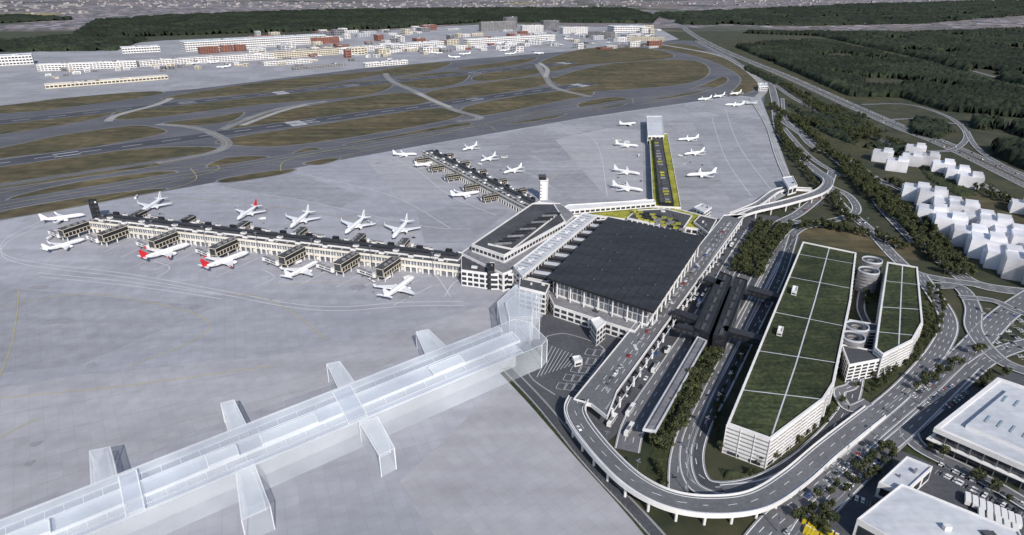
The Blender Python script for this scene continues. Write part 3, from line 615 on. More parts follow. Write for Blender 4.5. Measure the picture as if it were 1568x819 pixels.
# ---------------------------------------------------------------- station and people mover
for q in ([(1062,503),(1086,512),(1122,424),(1102,416)],[(1092,514),(1112,518),(1145,430),(1126,424)]):
    building('railway_station',q,14,black_m,black_r,2,5,units=False)
    mb=MB(); w=SS(q,14); a=Vector(w[0]).lerp(Vector(w[1]),.5); b=Vector(w[2]).lerp(Vector(w[3]),.5); d=b-a
    for k in range(7): c=a.lerp(b,(k+.5)/7); mb.box((c.x,c.y),(d.x,d.y),9,2.2,14.02,15.0,dgrey_r)
    mb.obj('station_rooflight')
def canopy(px,z,name):
    mb=MB(); w=ccw(SS(px,z)); mb.prism(w,z-1.2,z,wall_w,grey_r,True); mb.ring(inset(w,-.3),inset(w,.5),z-1.3,z+.5,lgrey_r)
    a=Vector(S(*[(px[0][i]+px[1][i])/2 for i in (0,1)],z)); b=Vector(S(*[(px[2][i]+px[3][i])/2 for i in (0,1)],z)); n_=int((b-a).length/16)
    for k in range(n_+1): c=a.lerp(b,(k+.3)/(n_+.6)); mb.cyl((c.x,c.y),.9,0,z-1.2,wall_w,8)
    for o in (-2.2,2.2): strip(mb,offs([(a.x,a.y,z),(b.x,b.y,z)],o),.35,-.35,.1,dgrey_r)
    mb.obj(name)
canopy([(985,657),(1004,660),(1082,522),(1068,516)],10,'people_mover_track')
for q in ([(1144,443),(1192,456),(1195,450),(1148,436)],[(1105,505),(1165,521),(1168,513),(1110,498)],[(1030,478),(1066,491),(1070,483),(1036,472)],[(1076,427),(1104,437),(1108,430),(1082,421)],[(1035,500),(1062,506),(1064,500),(1038,494)]):
    building('footbridge',q,14,black_m,black_r,1,4,z0=9,par=0,units=False)
# ---------------------------------------------------------------- garages with sedum roofs
def garage(px,h,name,lines_):
    w=ccw(SS(px,h)); mb=MB(); mb.prism(w,0,h,wall_w,sedum); mb.ring(w,inset(w,1.3),h-.05,h+1.0,wall_w)
    for i in range(len(w)):
        a,b=w[i],w[(i+1)%len(w)]; mb.facade(a,b,.5,h-.8,7,7.5,wall_g,.34,.06,.12); mb.facade(a,b,.5,3.2,1,9,glass_d,.8,.45,.2)
        l=math.hypot(b[0]-a[0],b[1]-a[1]); n_=max(1,int(l/7.5)); dx,dy=(b[0]-a[0])/l,(b[1]-a[1])/l
        for k in range(n_+1): c=(a[0]+dx*l*k/n_+dy*.2,a[1]+dy*l*k/n_-dx*.2); mb.box(c,(dx,dy),.35,.4,0,h,wall_w)
    for k,pl in enumerate(lines_): strip(mb,[(*S(u,v,h),h) for u,v in pl],.42,-.42,.15+k*.01,lgrey_r)
    mb.obj(name)
g1=[(1229,371),(1311,388),(1303,460),(1277,588),(1262,612),(1180,674),(1113,650)]
garage(g1,20,'parking_garage',[[(1270,379),(1248,460),(1218,560),(1180,672)],[(1222,389),(1309,404)],[(1208,424),(1305,442)],[(1186,478),(1296,500)],[(1160,537),(1284,556)],[(1135,597),(1262,612)]])
g2=[(1358,402),(1405,410),(1413,495),(1398,522),(1352,545),(1339,534),(1348,470)]
garage(g2,18,'parking_garage',[[(1382,407),(1376,534)],[(1354,430),(1407,436)],[(1348,470),(1411,474)],[(1343,508),(1404,514)]])
def deck(px,h): building('garage_ramp_deck',px,h,wall_w,dark_as,5,5,units=False)
deck([(1300,490),(1345,498),(1343,508),(1296,506)],14)
deck([(1288,528),(1340,538),(1352,550),(1300,560)],14)
for u,v,rr in ((1336,397,8.5),(1331,413,8.5),(1313,498,8),(1307,514,8)):
    c=S(u,v,20); mb=MB(); n=28; A=[2*math.pi*k/n for k in range(n)]
    po=[(c[0]+rr*math.cos(a),c[1]+rr*math.sin(a)) for a in A]; pi_=[(c[0]+rr*.5*math.cos(a),c[1]+rr*.5*math.sin(a)) for a in A]
    for z in range(1,18,3): mb.ring(po,pi_,z,z+1.2,grey_r)
    mb.ring([(c[0]+(rr-.8)*math.cos(a),c[1]+(rr-.8)*math.sin(a)) for a in A],pi_,.5,18.5,wall_g)
    mb.ring(po,[(c[0]+(rr-.6)*math.cos(a),c[1]+(rr-.6)*math.sin(a)) for a in A],18.6,20,lgrey_r); mb.ring([(c[0]+(rr-.7)*math.cos(a),c[1]+(rr-.7)*math.sin(a)) for a in A],pi_,18.5,18.8,dark_as)
    mb.cyl(c,rr*.3,0,14,dgrey_r,18)
    mb.obj('garage_helix_ramp')
for u,v in ((1214,438),(1192,500)): building('rooftop_stair_house',[(u,v),(u+8,v+2),(u+6,v+10),(u-2,v+8)],23,wall_w,wall_w,1,3,z0=20.1,units=False)
# ---------------------------------------------------------------- white massing blocks
def block(u,v,l,w,hh,ang=-.55):
    c=S(u,v); mb=MB(); d=(math.cos(ang),math.sin(ang))
    mb.box(c,d,l,w,0,hh,mass_m); mb.box((c[0]+l*.2*d[0],c[1]+l*.2*d[1]),d,l*.42,w*.7,hh+.01,hh+4,mass_m)
    mb.box((c[0]-l*.42*d[0]+6,c[1]-l*.3*d[1]+w*.36),d,l*.4,w*.9,0,hh-4,mass_m)
    for k in range(1,int(hh/3.2)): mb.ring(*[[(c[0]+d[0]*i*q-d[1]*j*r,c[1]+d[1]*i*q+d[0]*j*r) for i,j in ((-1,-1),(1,-1),(1,1),(-1,1))] for q,r in ((l/2+.12,w/2+.12),(l/2-.1,w/2-.1))],k*3.2,k*3.2+.25,gl_e)
    mb.obj('white_residential_block')
for u,v in ((1350,246),(1372,260),(1395,252),(1420,252),(1442,264),(1464,274),(1484,285),(1400,238)): block(u,v,27,23,15)
for k,(u,v) in enumerate(((1400,305),(1424,316),(1447,328),(1470,338),(1494,350),(1518,362),(1542,374),(1568,388),(1424,340),(1450,358),(1480,374),(1506,392),(1532,408),(1560,424),(1590,405),(1598,440))): block(u,v,29,24,17+3*(k%2))
block(1562,325,22,18,13); block(1590,335,22,18,13)
# ---------------------------------------------------------------- industrial buildings lower right
def hall(name,px,h,front):
    w=ccw(SS(px,h)); mb=MB(); mb.prism(w,0,h,glass_d,lgrey_r); mb.ring(inset(w,-1.5),inset(w,.8),h-2,h+1,wall_w)
    mb.ring(inset(w,-3),inset(w,-.1),h*.45,h*.45+.6,wall_w)
    for i in range(len(w)):
        a,b=Vector(inset(w,-1)[i]),Vector(inset(w,-1)[(i+1)%len(w)]); n_=max(2,int((b-a).length/6))
        for k in range(n_+1): c=a.lerp(b,k/n_); mb.box((c.x,c.y),(b.x-a.x,b.y-a.y),.5,.5,0,h-2,steel)
    cx=sum(p[0] for p in w)/len(w); cy=sum(p[1] for p in w)/len(w); ww=[(cx+(p[0]-cx)*.7,cy+(p[1]-cy)*.7) for p in w]; mb.prism(ww,h+.01,h+2.2,wall_w,lgrey_r)
    e=Vector((ww[1][0]-ww[0][0],ww[1][1]-ww[0][1])); f=Vector((ww[3][0]-ww[0][0],ww[3][1]-ww[0][1])); o=Vector(ww[0])
    for k in range(1,7):
        for j in (1,3):
            c=o+e*(j/4)+f*(k/7); mb.box((c.x,c.y),(e.x,e.y),e.length*.14,1.0,h+2.21,h+2.7,grey_r,blue_r)
    mb.obj(name)
hall('logistics_hall',[(1436,657),(1530,582),(1700,640),(1640,745)],14,0)
building('warehouse',[(1345,740),(1388,700),(1428,716),(1384,756)],9,wall_w,lgrey_r,1,9,units=True)
building('warehouse',[(1312,796),(1380,742),(1560,815),(1600,900),(1500,900)],11,wall_w,lgrey_r,1,9,units=True)
# ---------------------------------------------------------------- north terminals
def far(name,u1,v1,u2,v2,d,hh,mw,mr,fl=4,bay=9):
    a=S(u1,v1); b=S(u2,v2); dx,dy=b[0]-a[0],b[1]-a[1]; l=math.hypot(dx,dy); n_=(-dy/l*d,dx/l*d)
    if n_[1]<0: n_=(-n_[0],-n_[1])
    building(name,[a,b,(b[0]+n_[0],b[1]+n_[1]),(a[0]+n_[0],a[1]+n_[1])],hh,mw,mr,fl,bay,world=True,units=True,frac=.5)
for r_ in (('terminal_building',285,79,500,66,70,34,wall_w,blue_r,4),('brick_building',308,83,336,81,26,24,brick,grey_r,5),('brick_building',340,80,358,79,26,24,brick,grey_r,5),('brick_building',362,79,378,78,26,24,brick,grey_r,5),('cargo_hall',188,82,246,79,60,20,wall_w,lgrey_r,2),
  ('cargo_hall',-40,103,52,98,70,28,wall_w,lgrey_r,3),('terminal_building',58,109,210,103,26,18,wall_w,lgrey_r,3),('cargo_hall',70,136,258,121,25,9,cream,lgrey_r,1),('terminal_building',215,102,300,96,30,16,wall_w,grey_r,3),
  ('terminal_building',300,97,420,90,40,18,wall_w,grey_r,3),('terminal_building',420,90,520,83,50,20,cream,grey_r,3),('terminal_pier_building',405,101,478,96,22,12,wall_w,dgrey_r,2),('terminal_pier_building',450,108,530,101,14,9,wall_g,dgrey_r,2),('terminal_pier_building',560,103,625,98,20,12,wall_w,lgrey_r,2),
  ('office_building',478,68,520,66,30,26,brick,grey_r,5),('terminal_building',520,82,600,76,30,18,wall_w,grey_r,3),('terminal_building',600,78,680,72,50,22,wall_w,lgrey_r,3),('terminal_building',716,70,850,62,40,24,wall_w,lgrey_r,3),
  ('office_tower',737,48,790,46,30,46,wall_g,grey_r,9),('office_tower',776,44,792,43,30,60,grey_r,grey_r,12),('office_tower',800,50,832,49,30,34,wall_w,grey_r,6),('office_tower',832,47,856,46,30,50,grey_r,grey_r,9),('office_building',862,52,900,51,40,30,wall_w,grey_r,6),
  ('arena_building',940,50,988,49,90,30,wall_w,blue_r,3),('office_building',900,58,935,60,40,30,wall_g,grey_r,6),('office_building',955,62,1015,64,40,18,cream,grey_r,4),('terminal_building',380,66,420,64,30,26,brick,grey_r,5)):
    far(*r_)
for k in range(200):
    u=random.uniform(380,1010); v=random.uniform(54,94)-(u-380)*.030
    if v<44: continue
    L1=random.uniform(5,20); far('airport_building',u,v,u+L1,v-L1*.06,random.uniform(14,45),random.choice([7,9,12,16,20,26]),random.choice([wall_w,wall_w,wall_w,cream,grey_r,lgrey_r,brick]),random.choice([lgrey_r,grey_r,grey_r,dgrey_r]),3,12)
for k in range(45):
    u=random.uniform(60,600); v=random.uniform(102,118)-u*.035+ (6 if u<250 else 0)
    far('airport_building',u,v,u+random.uniform(3,14),v-.6,random.uniform(8,20),random.choice([4,6,9]),random.choice([wall_w,cream,grey_r]),random.choice([lgrey_r,grey_r]),2,12)
# ---------------------------------------------------------------- forests
def inpoly(x,y,poly):
    c=np.zeros(x.shape,bool); n=len(poly)
    for i in range(n):
        x1,y1=poly[i]; x2,y2=poly[(i+1)%n]
        if y1==y2: continue
        k=((y1>y)!=(y2>y))&(x<(x2-x1)*(y-y1)/(y2-y1)+x1); c^=k
    return c
def forest(name,px,step,h0=13,amp=6,thin=0.0,mat=None):
    w=SS(px); xs=[p[0] for p in w]; ys=[p[1] for p in w]
    X,Y=np.meshgrid(np.arange(min(xs),max(xs),step),np.arange(min(ys),max(ys),step)); m=inpoly(X,Y,w)
    if thin:
        f_=np.sin(X*.013+Y*.006)+np.sin(Y*.011-X*.004+2)+np.sin(X*.031+1)*np.sin(Y*.027)+rng.uniform(-.3,.3,X.shape); m&=f_>(-1.6+thin*2)
    X=X+rng.uniform(-.4,.4,X.shape)*step; Y=Y+rng.uniform(-.4,.4,Y.shape)*step
    Z=h0+rng.uniform(-amp,amp,X.shape)+3*np.sin(X*.021+1)*np.sin(Y*.017)*(h0/13)
    edge=m&~(np.roll(m,1,0)&np.roll(m,-1,0)&np.roll(m,1,1)&np.roll(m,-1,1)); Z=np.where(edge,.2,Z)
    idx=-np.ones(X.shape,int); idx[m]=np.arange(m.sum())
    v=np.stack([X[m],Y[m],Z[m]],1)
    a,b,c,d=idx[:-1,:-1],idx[:-1,1:],idx[1:,1:],idx[1:,:-1]; ok=(a>=0)&(b>=0)&(c>=0)&(d>=0)
    q=np.stack([a[ok],b[ok],c[ok],d[ok]],1); f=np.concatenate([q[:,[0,1,2]],q[:,[0,2,3]]])
    me=bpy.data.meshes.new(name); me.vertices.add(len(v)); me.vertices.foreach_set('co',v.ravel()); me.loops.add(f.size); me.loops.foreach_set('vertex_index',f.ravel().astype(np.int32)); me.polygons.add(len(f)); me.polygons.foreach_set('loop_start',np.arange(0,f.size,3,dtype=np.int32)); me.materials.append(mat or forest_m); me.update(calc_edges=True)
    o=bpy.data.objects.new(name,me); scene.collection.objects.link(o)
forest('forest',[(1125,72),(1250,62),(1400,95),(1568,142),(1900,200),(1900,300),(1568,182),(1440,170),(1380,150),(1300,148),(1210,108)],5.5,13,6,.12)
forest('forest',[(1100,50),(1250,55),(1400,88),(1568,134),(1900,190),(1900,30),(1568,45),(1400,52)],10,13,7,.05)
forest('forest',[(1480,185),(1568,195),(1900,215),(1900,380),(1568,262),(1510,235)],5,13,6,.1)
forest('forest',[(1395,182),(1450,190),(1465,202),(1440,215),(1390,205)],5,10,4)
forest('forest',[(1200,158),(1290,180),(1400,225),(1440,252),(1330,232),(1260,205)],4.5,6,4,.75)
forest('forest',[(1130,95),(1210,130),(1330,185),(1300,190),(1215,145),(1140,108)],5,6,4,.6)
forest('forest',[(1040,38),(1250,40),(1420,36),(1568,24),(1900,8),(1900,-10),(1300,8),(1000,22)],22,15,9,.05)
forest('forest',[(100,62),(250,55),(600,44),(740,34),(1000,36),(1010,26),(960,14),(700,14),(500,17),(250,26),(140,34)],14,15,9)
forest('forest',[(-300,80),(0,80),(180,78),(230,60),(120,55),(0,66),(-300,72)],14,13,8)
forest('forest',[(-300,52),(0,36),(120,30),(40,25),(-300,34)],25,15,9)
mb=MB()
for k in range(900):
    u=random.uniform(-100,1700); v=random.choice([random.uniform(-6,12),random.uniform(2,22)])
    if 130<u<1000 and v>12: continue
    if u>1000 and v>8: continue
    c=S(u,v); mb.box(c,(random.uniform(-1,1),1),random.uniform(20,70),random.uniform(12,30),0,random.choice([8,10,14,18]),town_w,random.choice([town_r,grey_r,town_w]))
mb.obj('distant_town')
# ---------------------------------------------------------------- trees
def tree_mesh(seed,hh=9,r=3.6,n=420):
    rr=random.Random(seed); mb=MB(); 
    mb.cyl((0,0),.28,0,hh*.5,bark,6,r2=.14)
    cl=[]
    for k in range(9):
        a=rr.uniform(0,6.28); rad=rr.uniform(.2,.75)*r; z=rr.uniform(.38,.88)*hh; cl.append((rad*math.cos(a),rad*math.sin(a),z,rr.uniform(.3,.5)*r))
    cl.append((0,0,hh*.8,r*.5))
    for x,y,z,q in cl[:5]:
        i=len(mb.v); b=(0,0,hh*.35); 
        mb.v+=[(b[0]-.1,b[1],b[2]),(b[0]+.1,b[1],b[2]),(b[0],b[1]+.12,b[2]),(x,y,z)]
        for f in ((0,1,3),(1,2,3),(2,0,3)): mb.f.append(tuple(i+t for t in f)); mb.m.append(mb.mi(bark))
    for k in range(n):
        x,y,z,q=rr.choice(cl); u=Vector((rr.gauss(0,1),rr.gauss(0,1),rr.gauss(0,1))).normalized()*q*rr.uniform(.6,1.05); c=Vector((x,y,z))+u
        a=(u.normalized()+Vector((rr.uniform(-.5,.5),rr.uniform(-.5,.5),rr.uniform(-.2,.6)))).normalized(); t=a.orthogonal().normalized(); b=a.cross(t); s_=rr.uniform(.35,.75)
        th=rr.uniform(0,3); t2=t*math.cos(th)+b*math.sin(th); b2=a.cross(t2)
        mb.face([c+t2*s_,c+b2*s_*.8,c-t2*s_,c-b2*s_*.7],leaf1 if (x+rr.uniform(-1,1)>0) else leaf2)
    o=mb.obj('t'); me=o.data; me.name='tree_mesh'; bpy.data.objects.remove(o); return me
TM=[tree_mesh(k,random.uniform(8,11),random.uniform(3.4,4.4)) for k in range(6)]
def trees(px,sp,jit=1.5,rows=1,rw=7,s=1.0):
    p=smooth([(*S(u,v),0) for u,v in px],False,8)
    for r_ in range(rows):
        for q in resample(offs(p,(r_-(rows-1)/2)*rw),sp):
            if random.random()<.08: continue
            put(random.choice(TM),'deciduous_tree',(q[0]+random.uniform(-jit,jit),q[1]+random.uniform(-jit,jit)),random.uniform(0,6.28),0,s*random.uniform(.7,1.25))
trees([(1008,690),(1030,650),(1060,600),(1092,540)],5,1.2,3,4.5,1.0)
trees([(1130,418),(1150,380),(1172,345)],5,1,3,5)
trees([(1152,425),(1172,390),(1200,350)],5.5,1,3,5)
trees([(1222,352),(1260,350),(1330,358)],7,2,2,5)
trees([(1300,262),(1340,300),(1400,350),(1440,395),(1468,425)],6.5,3,4,8,1.15)
trees([(1180,165),(1215,185),(1260,225),(1300,262)],8,3,2,8,1.1)
trees([(1192,180),(1195,210),(1235,250)],7,2,2,5)
trees([(1240,160),(1300,190),(1345,205)],8,4,4,10,1.1)
trees([(1225,185),(1290,200),(1330,215)],7,4,5,9,1.15)
trees([(1345,215),(1400,232),(1500,290),(1568,325)],8,3,2,9)
trees([(1200,225),(1240,275),(1262,300)],8,2,1)
trees([(1268,350),(1340,365),(1385,385)],7,2,2,6)
trees([(1275,300),(1285,325),(1310,345)],8,2,2,7)
trees([(1200,130),(1250,160),(1330,185)],9,3,2,9)
trees([(1250,232),(1300,252),(1350,300),(1375,335)],7,3,2,7)
trees([(1360,280),(1400,300),(1460,350),(1540,410),(1600,440)],7,2,2,7)
trees([(1400,600),(1470,560),(1500,540)],10,1,1)
trees([(1235,800),(1290,750),(1370,690)],9,1.5,2,6,.8)
trees([(1420,690),(1500,740),(1568,790)],9,1,1,7,.8)
trees([(1500,600),(1520,575),(1568,590)],9,1,1,7,.8)
trees([(1150,725),(1240,665),(1285,620)],9,2,1,7,.8)
trees([(1325,600),(1400,540),(1425,500)],9,2,2,7,.8)
trees([(1425,445),(1435,475),(1415,520)],8,2,2,7,.8)
trees([(1240,810),(1262,790)],6,2,3,6,.8)
trees([(1140,540),(1115,590),(1095,640),(1100,690)],8,1,1,7,.7)
trees([(1332,430),(1322,470)],7,1,1,7,.7); trees([(1020,745),(1000,715)],6,2,2,5,.7)
def scrub(px,st=2.2,m=None): forest('shrubs',px,st,1.8,1.2,0,m or leaf2)
scrub([(1100,715),(1140,722),(1180,712),(1150,735),(1105,738)])
scrub([(1280,250),(1330,275),(1370,310),(1355,312),(1310,280)])
scrub([(1400,250),(1440,262),(1500,300),(1470,302),(1420,275)])
scrub([(1285,575),(1300,568),(1310,580),(1290,592)],1.6)
# ---------------------------------------------------------------- aircraft
def plane_mesh(tail,name):
    mb=MB(); prof=[(20,.15,-.55),(19.3,.8,-.4),(18,1.35,-.2),(16,1.8,-.05),(13.5,2.0,0),(0,2.0,0),(-8,2.0,.02),(-12,1.65,.35),(-16,1.0,.85),(-19,.4,1.3),(-20,.12,1.4)]; n=14; zc=4
    i0=len(mb.v)
    for x,r,dz in prof:
        for k in range(n): a=2*math.pi*k/n; mb.v.append((x,r*math.cos(a),zc+dz+r*math.sin(a)))
    for j in range(len(prof)-1):
        for k in range(n):
            b=(k+1)%n; mb.f.append((i0+j*n+k,i0+j*n+b,i0+(j+1)*n+b,i0+(j+1)*n+k)[::-1]); mb.m.append(mb.mi(tail if (tail is red_m and prof[j][0]<=-16) else fus_m))
    mb.f.append(tuple(i0+k for k in range(n))); mb.m.append(mb.mi(fus_m))
    def wing(pts,th,m):
        top=[(x,y,z+th*t) for (x,y,z),t in zip(pts,(.5,.15,.15,.5))]; bot=[(x,y,z-th*t) for (x,y,z),t in zip(pts,(.5,.15,.15,.5))]
        mb.face(top,m); mb.face(bot[::-1],m)
        for k in range(4): q=(k+1)%4; mb.face([top[k],bot[k],bot[q],top[q]],m)
    for s in (1,-1):
        wing([(5,s*1.2,3.0),(-5.3,s*16.5,4.3),(-7.2,s*16.5,4.3),(-3.2,s*1.2,3.0)],.8,fus_m)
        wing([(-3.0,s*1.5,3.02),(-3.4,s*6,3.4),(-4.6,s*6,3.4),(-4.8,s*1.5,3.02)],.3,fus_m)
        wing([(-5.6,s*16.5,4.3),(-7.4,s*17.2,6.4),(-8.2,s*17.2,6.4),(-7.2,s*16.5,4.3)],.2,tail)
        wing([(-15,s*.6,5.0),(-18.2,s*6.4,5.4),(-19.6,s*6.4,5.4),(-18.6,s*.6,5.0)],.35,fus_m)
        i=len(mb.v); pr=[(4.6,.95),(4.2,1.15),(2,1.2),(.3,.85),(-.6,.5)]; e=10
        for x,r in pr:
            for k in range(e): a=2*math.pi*k/e; mb.v.append((x,s*5.8+r*math.cos(a),2.2+r*math.sin(a)))
        for j in range(len(pr)-1):
            for k in range(e): b=(k+1)%e; mb.f.append((i+j*e+k,i+j*e+b,i+(j+1)*e+b,i+(j+1)*e+k)[::-1]); mb.m.append(mb.mi(fus_m if j<3 else steel))
        mb.face([(4.3,s*5.8+1.0*math.cos(2*math.pi*k/e),2.2+1.0*math.sin(2*math.pi*k/e)) for k in range(e)],black_m)
        mb.box((1.8,s*5.8),(1,0),3.5,.3,3.2,3.7,fus_m)
        for k in range(30):
            x=13-k*.85; mb.face([(x,s*1.99,4.35),(x+.42,s*1.99,4.35),(x+.42,s*1.94,4.8),(x,s*1.94,4.8)],glass_d)
        mb.face([(17.6,s*1.32,4.35),(18.9,s*.55,4.32),(18.3,s*.5,4.85),(17.0,s*1.1,5.05)],glass_d)
        mb.box((-2,s*2.6),(1,0),1.3,.5,0,1.2,tyre); mb.box((-2,s*2.6),(1,0),.3,.3,1.2,3,steel)
    wing_f=[(-13,0,5.8),(-18.3,0,11.4),(-20.2,0,11.4),(-19.3,0,5.6)]
    L_=[(x,.22,z) for x,y,z in wing_f]; R_=[(x,-.22,z) for x,y,z in wing_f]; mb.face(L_,tail); mb.face(R_[::-1],tail)
    for k in range(4): q=(k+1)%4; mb.face([L_[k],R_[k],R_[q],L_[q]],tail)
    mb.box((14.5,0),(1,0),.9,.4,0,.9,tyre); mb.box((14.5,0),(1,0),.25,.25,.9,2.4,steel)
    o=mb.obj('p'); me=o.data; me.name=name; bpy.data.objects.remove(o); return me
PW,PR,PB=plane_mesh(fus_m,'airliner_mesh'),plane_mesh(red_m,'airliner_red_mesh'),plane_mesh(bluet,'airliner_blue_mesh')
PC=[]
def plane(nu,nv,tu,tv,me=None,L_=None):
    a=Vector(S(nu,nv,4)); b=Vector(S(tu,tv,4)); c=(a+b)/2; l=L_ or min(50,max(37,(a-b).length)); PC.append((c,(a-b).normalized())); put(me or PW,'passenger_airplane',c,math.atan2(a.y-b.y,a.x-b.x),0,l/40)
plane(130,328,62,338); plane(130,365,66,384); plane(290,374,217,398,PR,50); plane(379,387,312,412,PR,50); plane(487,400,437,427); plane(634,424,588,458)
plane(214,327,250,304); plane(357,340,400,312,PR,46); plane(443,350,476,324); plane(528,358,560,333); plane(600,366,626,338)
plane(640,235,600,236,None,37); plane(668,247,635,254,None,37); plane(705,230,734,221,None,37); plane(733,247,762,237,None,37); plane(768,265,802,255,None,38); plane(734,293,690,300,None,40)
plane(980,187,942,191,None,38); plane(980,223,940,220,None,38); plane(982,266,938,259,None,40); plane(984,291,938,284,None,42); plane(1036,213,1072,211,None,38); plane(1042,236,1084,231,None,38); plane(1050,268,1098,265,None,44)
plane(1068,152,1090,150,None,40); plane(1090,148,1112,145,None,40); plane(1115,144,1138,141,None,40); plane(1112,160,1138,160,None,42); plane(1135,155,1158,159,None,42)
for k in range(26):
    u=random.uniform(230,900); v=random.uniform(90,112)-(u-230)*.045; a=random.uniform(-.6,.6)+random.choice([0,math.pi]); put(random.choice([PW,PW,PB]),'passenger_airplane',S(u,v),a,0,1.1)
for k in range(6): put(PW,'passenger_airplane',S(860+k*24,70-k*1.2),1.2,0,1)
# ---------------------------------------------------------------- vehicles
def car_mesh(m,n):
    mb=MB(); 
    def loft(y,prof,mm):
        L_=[(x,y,z) for x,z in prof]; R_=[(x,-y,z) for x,z in prof]; mb.face(L_,mm); mb.face(R_[::-1],mm)
        for k in range(len(prof)): q=(k+1)%len(prof); mb.face([L_[k],R_[k],R_[q],L_[q]],mm)
    loft(.88,[(-2.2,.35),(-2.25,.85),(-1.9,.98),(1.0,.95),(2.1,.78),(2.25,.5),(2.2,.3)],m)
    loft(.74,[(-1.7,.97),(-1.2,1.42),(.2,1.45),(1.05,.95)],glass_d); loft(.68,[(-1.15,1.43),(-1.1,1.49),(.15,1.5),(.22,1.44)],m)
    for x in (-1.35,1.35):
        for s in (-1,1): mb.box((x,s*.85),(1,0),.62,.22,0,.62,tyre)
    o=mb.obj('c'); me=o.data; me.name=n; bpy.data.objects.remove(o); return me
C6=[car_mesh(m,'car_mesh') for m in car_ms]; CM=[C6[0]]*5+[C6[1]]*5+[C6[2]]*5+[C6[3]]+[C6[4]]+[C6[5]]*5
def truck_mesh(m,L_,n):
    mb=MB(); mb.box((-1,0),(1,0),L_-2.4,2.5,1.0,3.6,m); mb.box((L_/2-.95,0),(1,0),1.9,2.4,.7,2.9,car_ms[0]); mb.box((L_/2+.03,0),(1,0),.1,2.1,1.7,2.7,glass_d)
    for s in (-1,1):
        mb.box((L_/2-.9,s*1.22),(1,0),1.1,.06,1.8,2.6,glass_d)
        for x in (L_/2-1.2,-L_/2+1.6,-L_/2+2.9): mb.box((x,s*1.05),(1,0),1,.35,0,1,tyre)
    o=mb.obj('c'); me=o.data; me.name=n; bpy.data.objects.remove(o); return me
def bus_mesh():
    mb=MB(); mb.box((0,0),(1,0),12,2.5,.4,3.1,car_ms[0]); mb.box((0,0),(1,0),11.4,2.56,1.5,2.6,glass_d); mb.box((5.99,0),(1,0),.1,2.2,1.2,2.8,glass_d); mb.box((-1,0),(1,0),4,1.6,3.11,3.4,grey_r)
    for s in (-1,1):
        for x in (4,-3.5): mb.box((x,s*1.1),(1,0),1,.35,0,.95,tyre)
    o=mb.obj('c'); me=o.data; bpy.data.objects.remove(o); return me
TR=truck_mesh(car_ms[0],9,'truck_mesh'); TRY=truck_mesh(yellow_v,9,'truck_mesh'); BUS=bus_mesh()
for u,v in ((1022,540),(1003,567),(965,632),(963,662),(937,648),(1048,505),(1070,470),(1120,378),(1175,515),(1168,462)): put(BUS if (u%2) else TR,'bus' if u%2 else 'delivery_truck',S(u,v),math.radians(60),.9)
def cars_on(px,zs,off,sp,prob,name='car'):
    p=path(px,0,zs); q=resample(offs(p,off),sp)
    for a,b in zip(q,q[1:]):
        if random.random()<prob: put(random.choice(CM),name,a[:2],math.atan2(b[1]-a[1],b[0]-a[0]),a[2]+.02,1.05)
cars_on([(1130,345),(925,628)],[DZ,DZ],7,9,.45); cars_on([(1130,345),(925,628)],[DZ,DZ],11,11,.35); cars_on([(1120,342),(920,610)],[DZ,DZ],-2,8,.5)
for o in (-12,-6,6,12): cars_on([(1060,52),(1110,78),(1200,115),(1300,160),(1380,195),(1450,222),(1568,278)],[.4]*7,o,40,.5)
for o in (-5.5,-2,2,5.5): cars_on([(1190,805),(1270,740),(1350,660),(1430,590),(1500,520),(1540,480)],[.95]*6,o,32,.3)
for o in (-3,3): cars_on([(1225,240),(1258,268),(1285,310),(1330,350),(1372,395),(1408,420)],[.55]*6,o,30,.4); cars_on([(893,655),(930,700),(975,740),(1030,766),(1095,774),(1160,765)],[9,9,9,8.5,8,7],o,35,.25)
def lot(a,b,rows,rg_,n,prob=.75,ang=None,name='parked_car'):
    A=Vector(S(*a)); B=Vector(S(*b)); d=(B-A); L_=d.length; d.normalize(); nn=Vector((-d.y,d.x)); mb=MB()
    for r_ in range(rows):
        for k in range(n):
            t=L_*(k+.5)/n; c=A+d*t+nn*rg_*r_
            e=c+d*(L_/n/2); mb.box(e,nn,4.6,.12,.1,.18,white_p)
            if random.random()<prob: put(random.choice(CM),name,c,math.atan2(nn.y,nn.x)+random.choice([0,math.pi]),.13)
    mb.obj('parking_bay_marking')
lot((1290,755),(1345,705),3,9,22); lot((1440,630),(1480,600),3,9,16,.8); lot((1385,790),(1300,760),1,7,18,.3)
lot((1490,470),(1560,520),5,11,20,.35); lot((1510,515),(1568,550),2,10,16,.5)
lot((1225,325),(1275,305),4,10,16,.25); lot((1430,720),(1568,790),2,8,30,.5); lot((1200,470),(1170,540),1,6,14,.3)
for k in range(9):
    for r_ in range(2):
        c=S(1232+k*6,804+k*3.4+r_*14-4); put(TRY,'yellow_truck',(c[0]+random.uniform(-.6,.6),c[1]+random.uniform(-.8,.8)),.9+random.uniform(-.1,.1),.13,.7)
for k in range(8):
    c=S(1480+k*11,768+k*5); put(TR,'delivery_truck',c,1.0,.13,1)
    if k<5: put(TR,'delivery_truck',S(1500+k*13,790+k*6),1.0,.13,1)
def svc(u,v):
    p=Vector(S(u,v))
    for c,d in PC:
        r=p-c; al=abs(r.dot(d)); ac=abs(r.dot(Vector((-d.y,d.x))))
        if al<27 and ac<7 or al<12 and ac<20: return
    put(random.choice([TR,C6[0],C6[1],C6[2],BUS,C6[5]]),'service_vehicle',p,random.uniform(0,6.28),.27,.9)
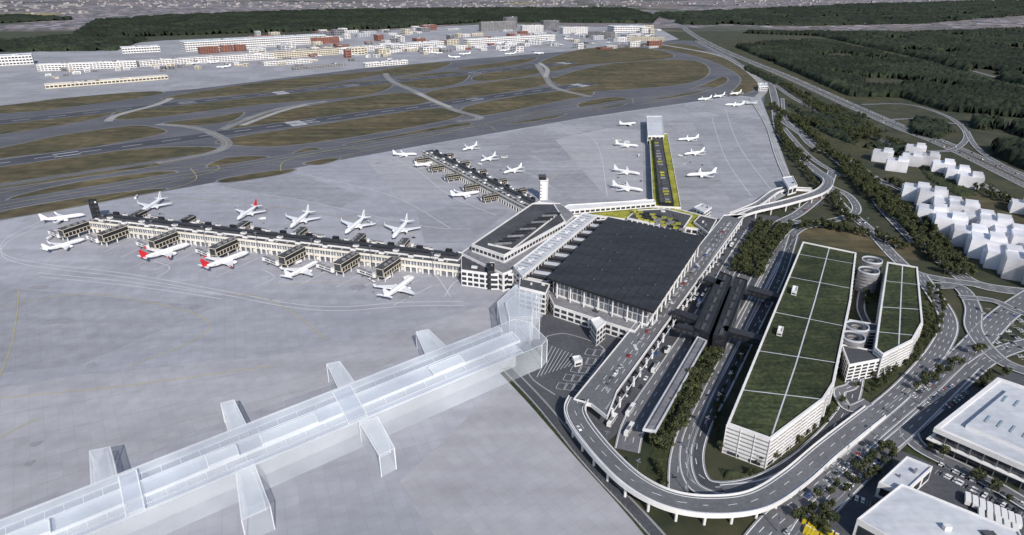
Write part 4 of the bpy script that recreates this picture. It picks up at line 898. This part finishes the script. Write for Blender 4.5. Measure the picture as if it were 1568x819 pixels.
for a,b in (((250,380),30),((345,390),30),((455,405),30),((600,435),34),((100,352),26),((232,315),24),((380,330),24),((460,342),22),((545,350),24),((620,358),20),((1060,245),24),((960,275),24),((710,300),20),((960,225),24),((760,250),30)):
    for k in range(8): svc(a[0]+random.uniform(-b,b),a[1]+random.uniform(-12,16))
def mast_mesh(hh):
    mb=MB(); mb.cyl((0,0),.3,0,hh,steel,6,r2=.15); mb.box((0,0),(1,0),3,.6,hh,hh+.5,steel); mb.box((0,0),(0,1),3,.6,hh-.8,hh-.3,steel); o=mb.obj('m'); me=o.data; bpy.data.objects.remove(o); return me
MM=mast_mesh(24); ML=mast_mesh(10)
for t in np.linspace(.06,.94,7): put(MM,'floodlight_mast',(PH0[0]+dH.x*t*LH-nH.x*16,PH0[1]+dH.y*t*LH-nH.y*16),0)
for px in ([(1190,815),(1270,750),(1350,670),(1430,600),(1500,530)],[(1285,310),(1330,350),(1372,395)],[(1060,700),(1110,600),(1160,510),(1200,420)],[(893,640),(960,715),(1030,750),(1100,760)]):
    for q in resample(path(px,.2),28): put(ML,'street_lamp',q[:2],random.uniform(0,3))
# ---------------------------------------------------------------- light, sky, camera
sd=Vector((.32,-.95)).normalized(); el=math.radians(36)
sun=bpy.data.lights.new('sun','SUN'); sun.energy=4.3; sun.angle=math.radians(.5); sun.color=(1,.94,.86); so=bpy.data.objects.new('sun',sun); scene.collection.objects.link(so)
so.rotation_euler=Vector((-sd.x*math.cos(el),-sd.y*math.cos(el),-math.sin(el))).to_track_quat('-Z','Y').to_euler(); so.location=(0,0,800)
wd=bpy.data.worlds.new('World'); scene.world=wd; wd.use_nodes=True; nt=wd.node_tree; sk=nt.nodes.new('ShaderNodeTexSky'); sk.sky_type='NISHITA'; sk.sun_disc=False; sk.sun_elevation=el; sk.sun_rotation=math.atan2(sd.x,sd.y); nt.links.new(sk.outputs[0],nt.nodes['Background'].inputs[0]); nt.nodes['Background'].inputs[1].default_value=.12
cd=bpy.data.cameras.new('camera'); cam=bpy.data.objects.new('camera',cd); scene.collection.objects.link(cam); cam.location=(0,0,H); cam.rotation_euler=(math.pi/2-P,0,0); cd.angle=2*math.atan(784/F); cd.clip_start=1; cd.clip_end=80000; scene.camera=cam
scene.cycles.transparent_max_bounces=24
scene.view_settings.view_transform='Standard'; scene.view_settings.look='None'; scene.view_settings.exposure=0
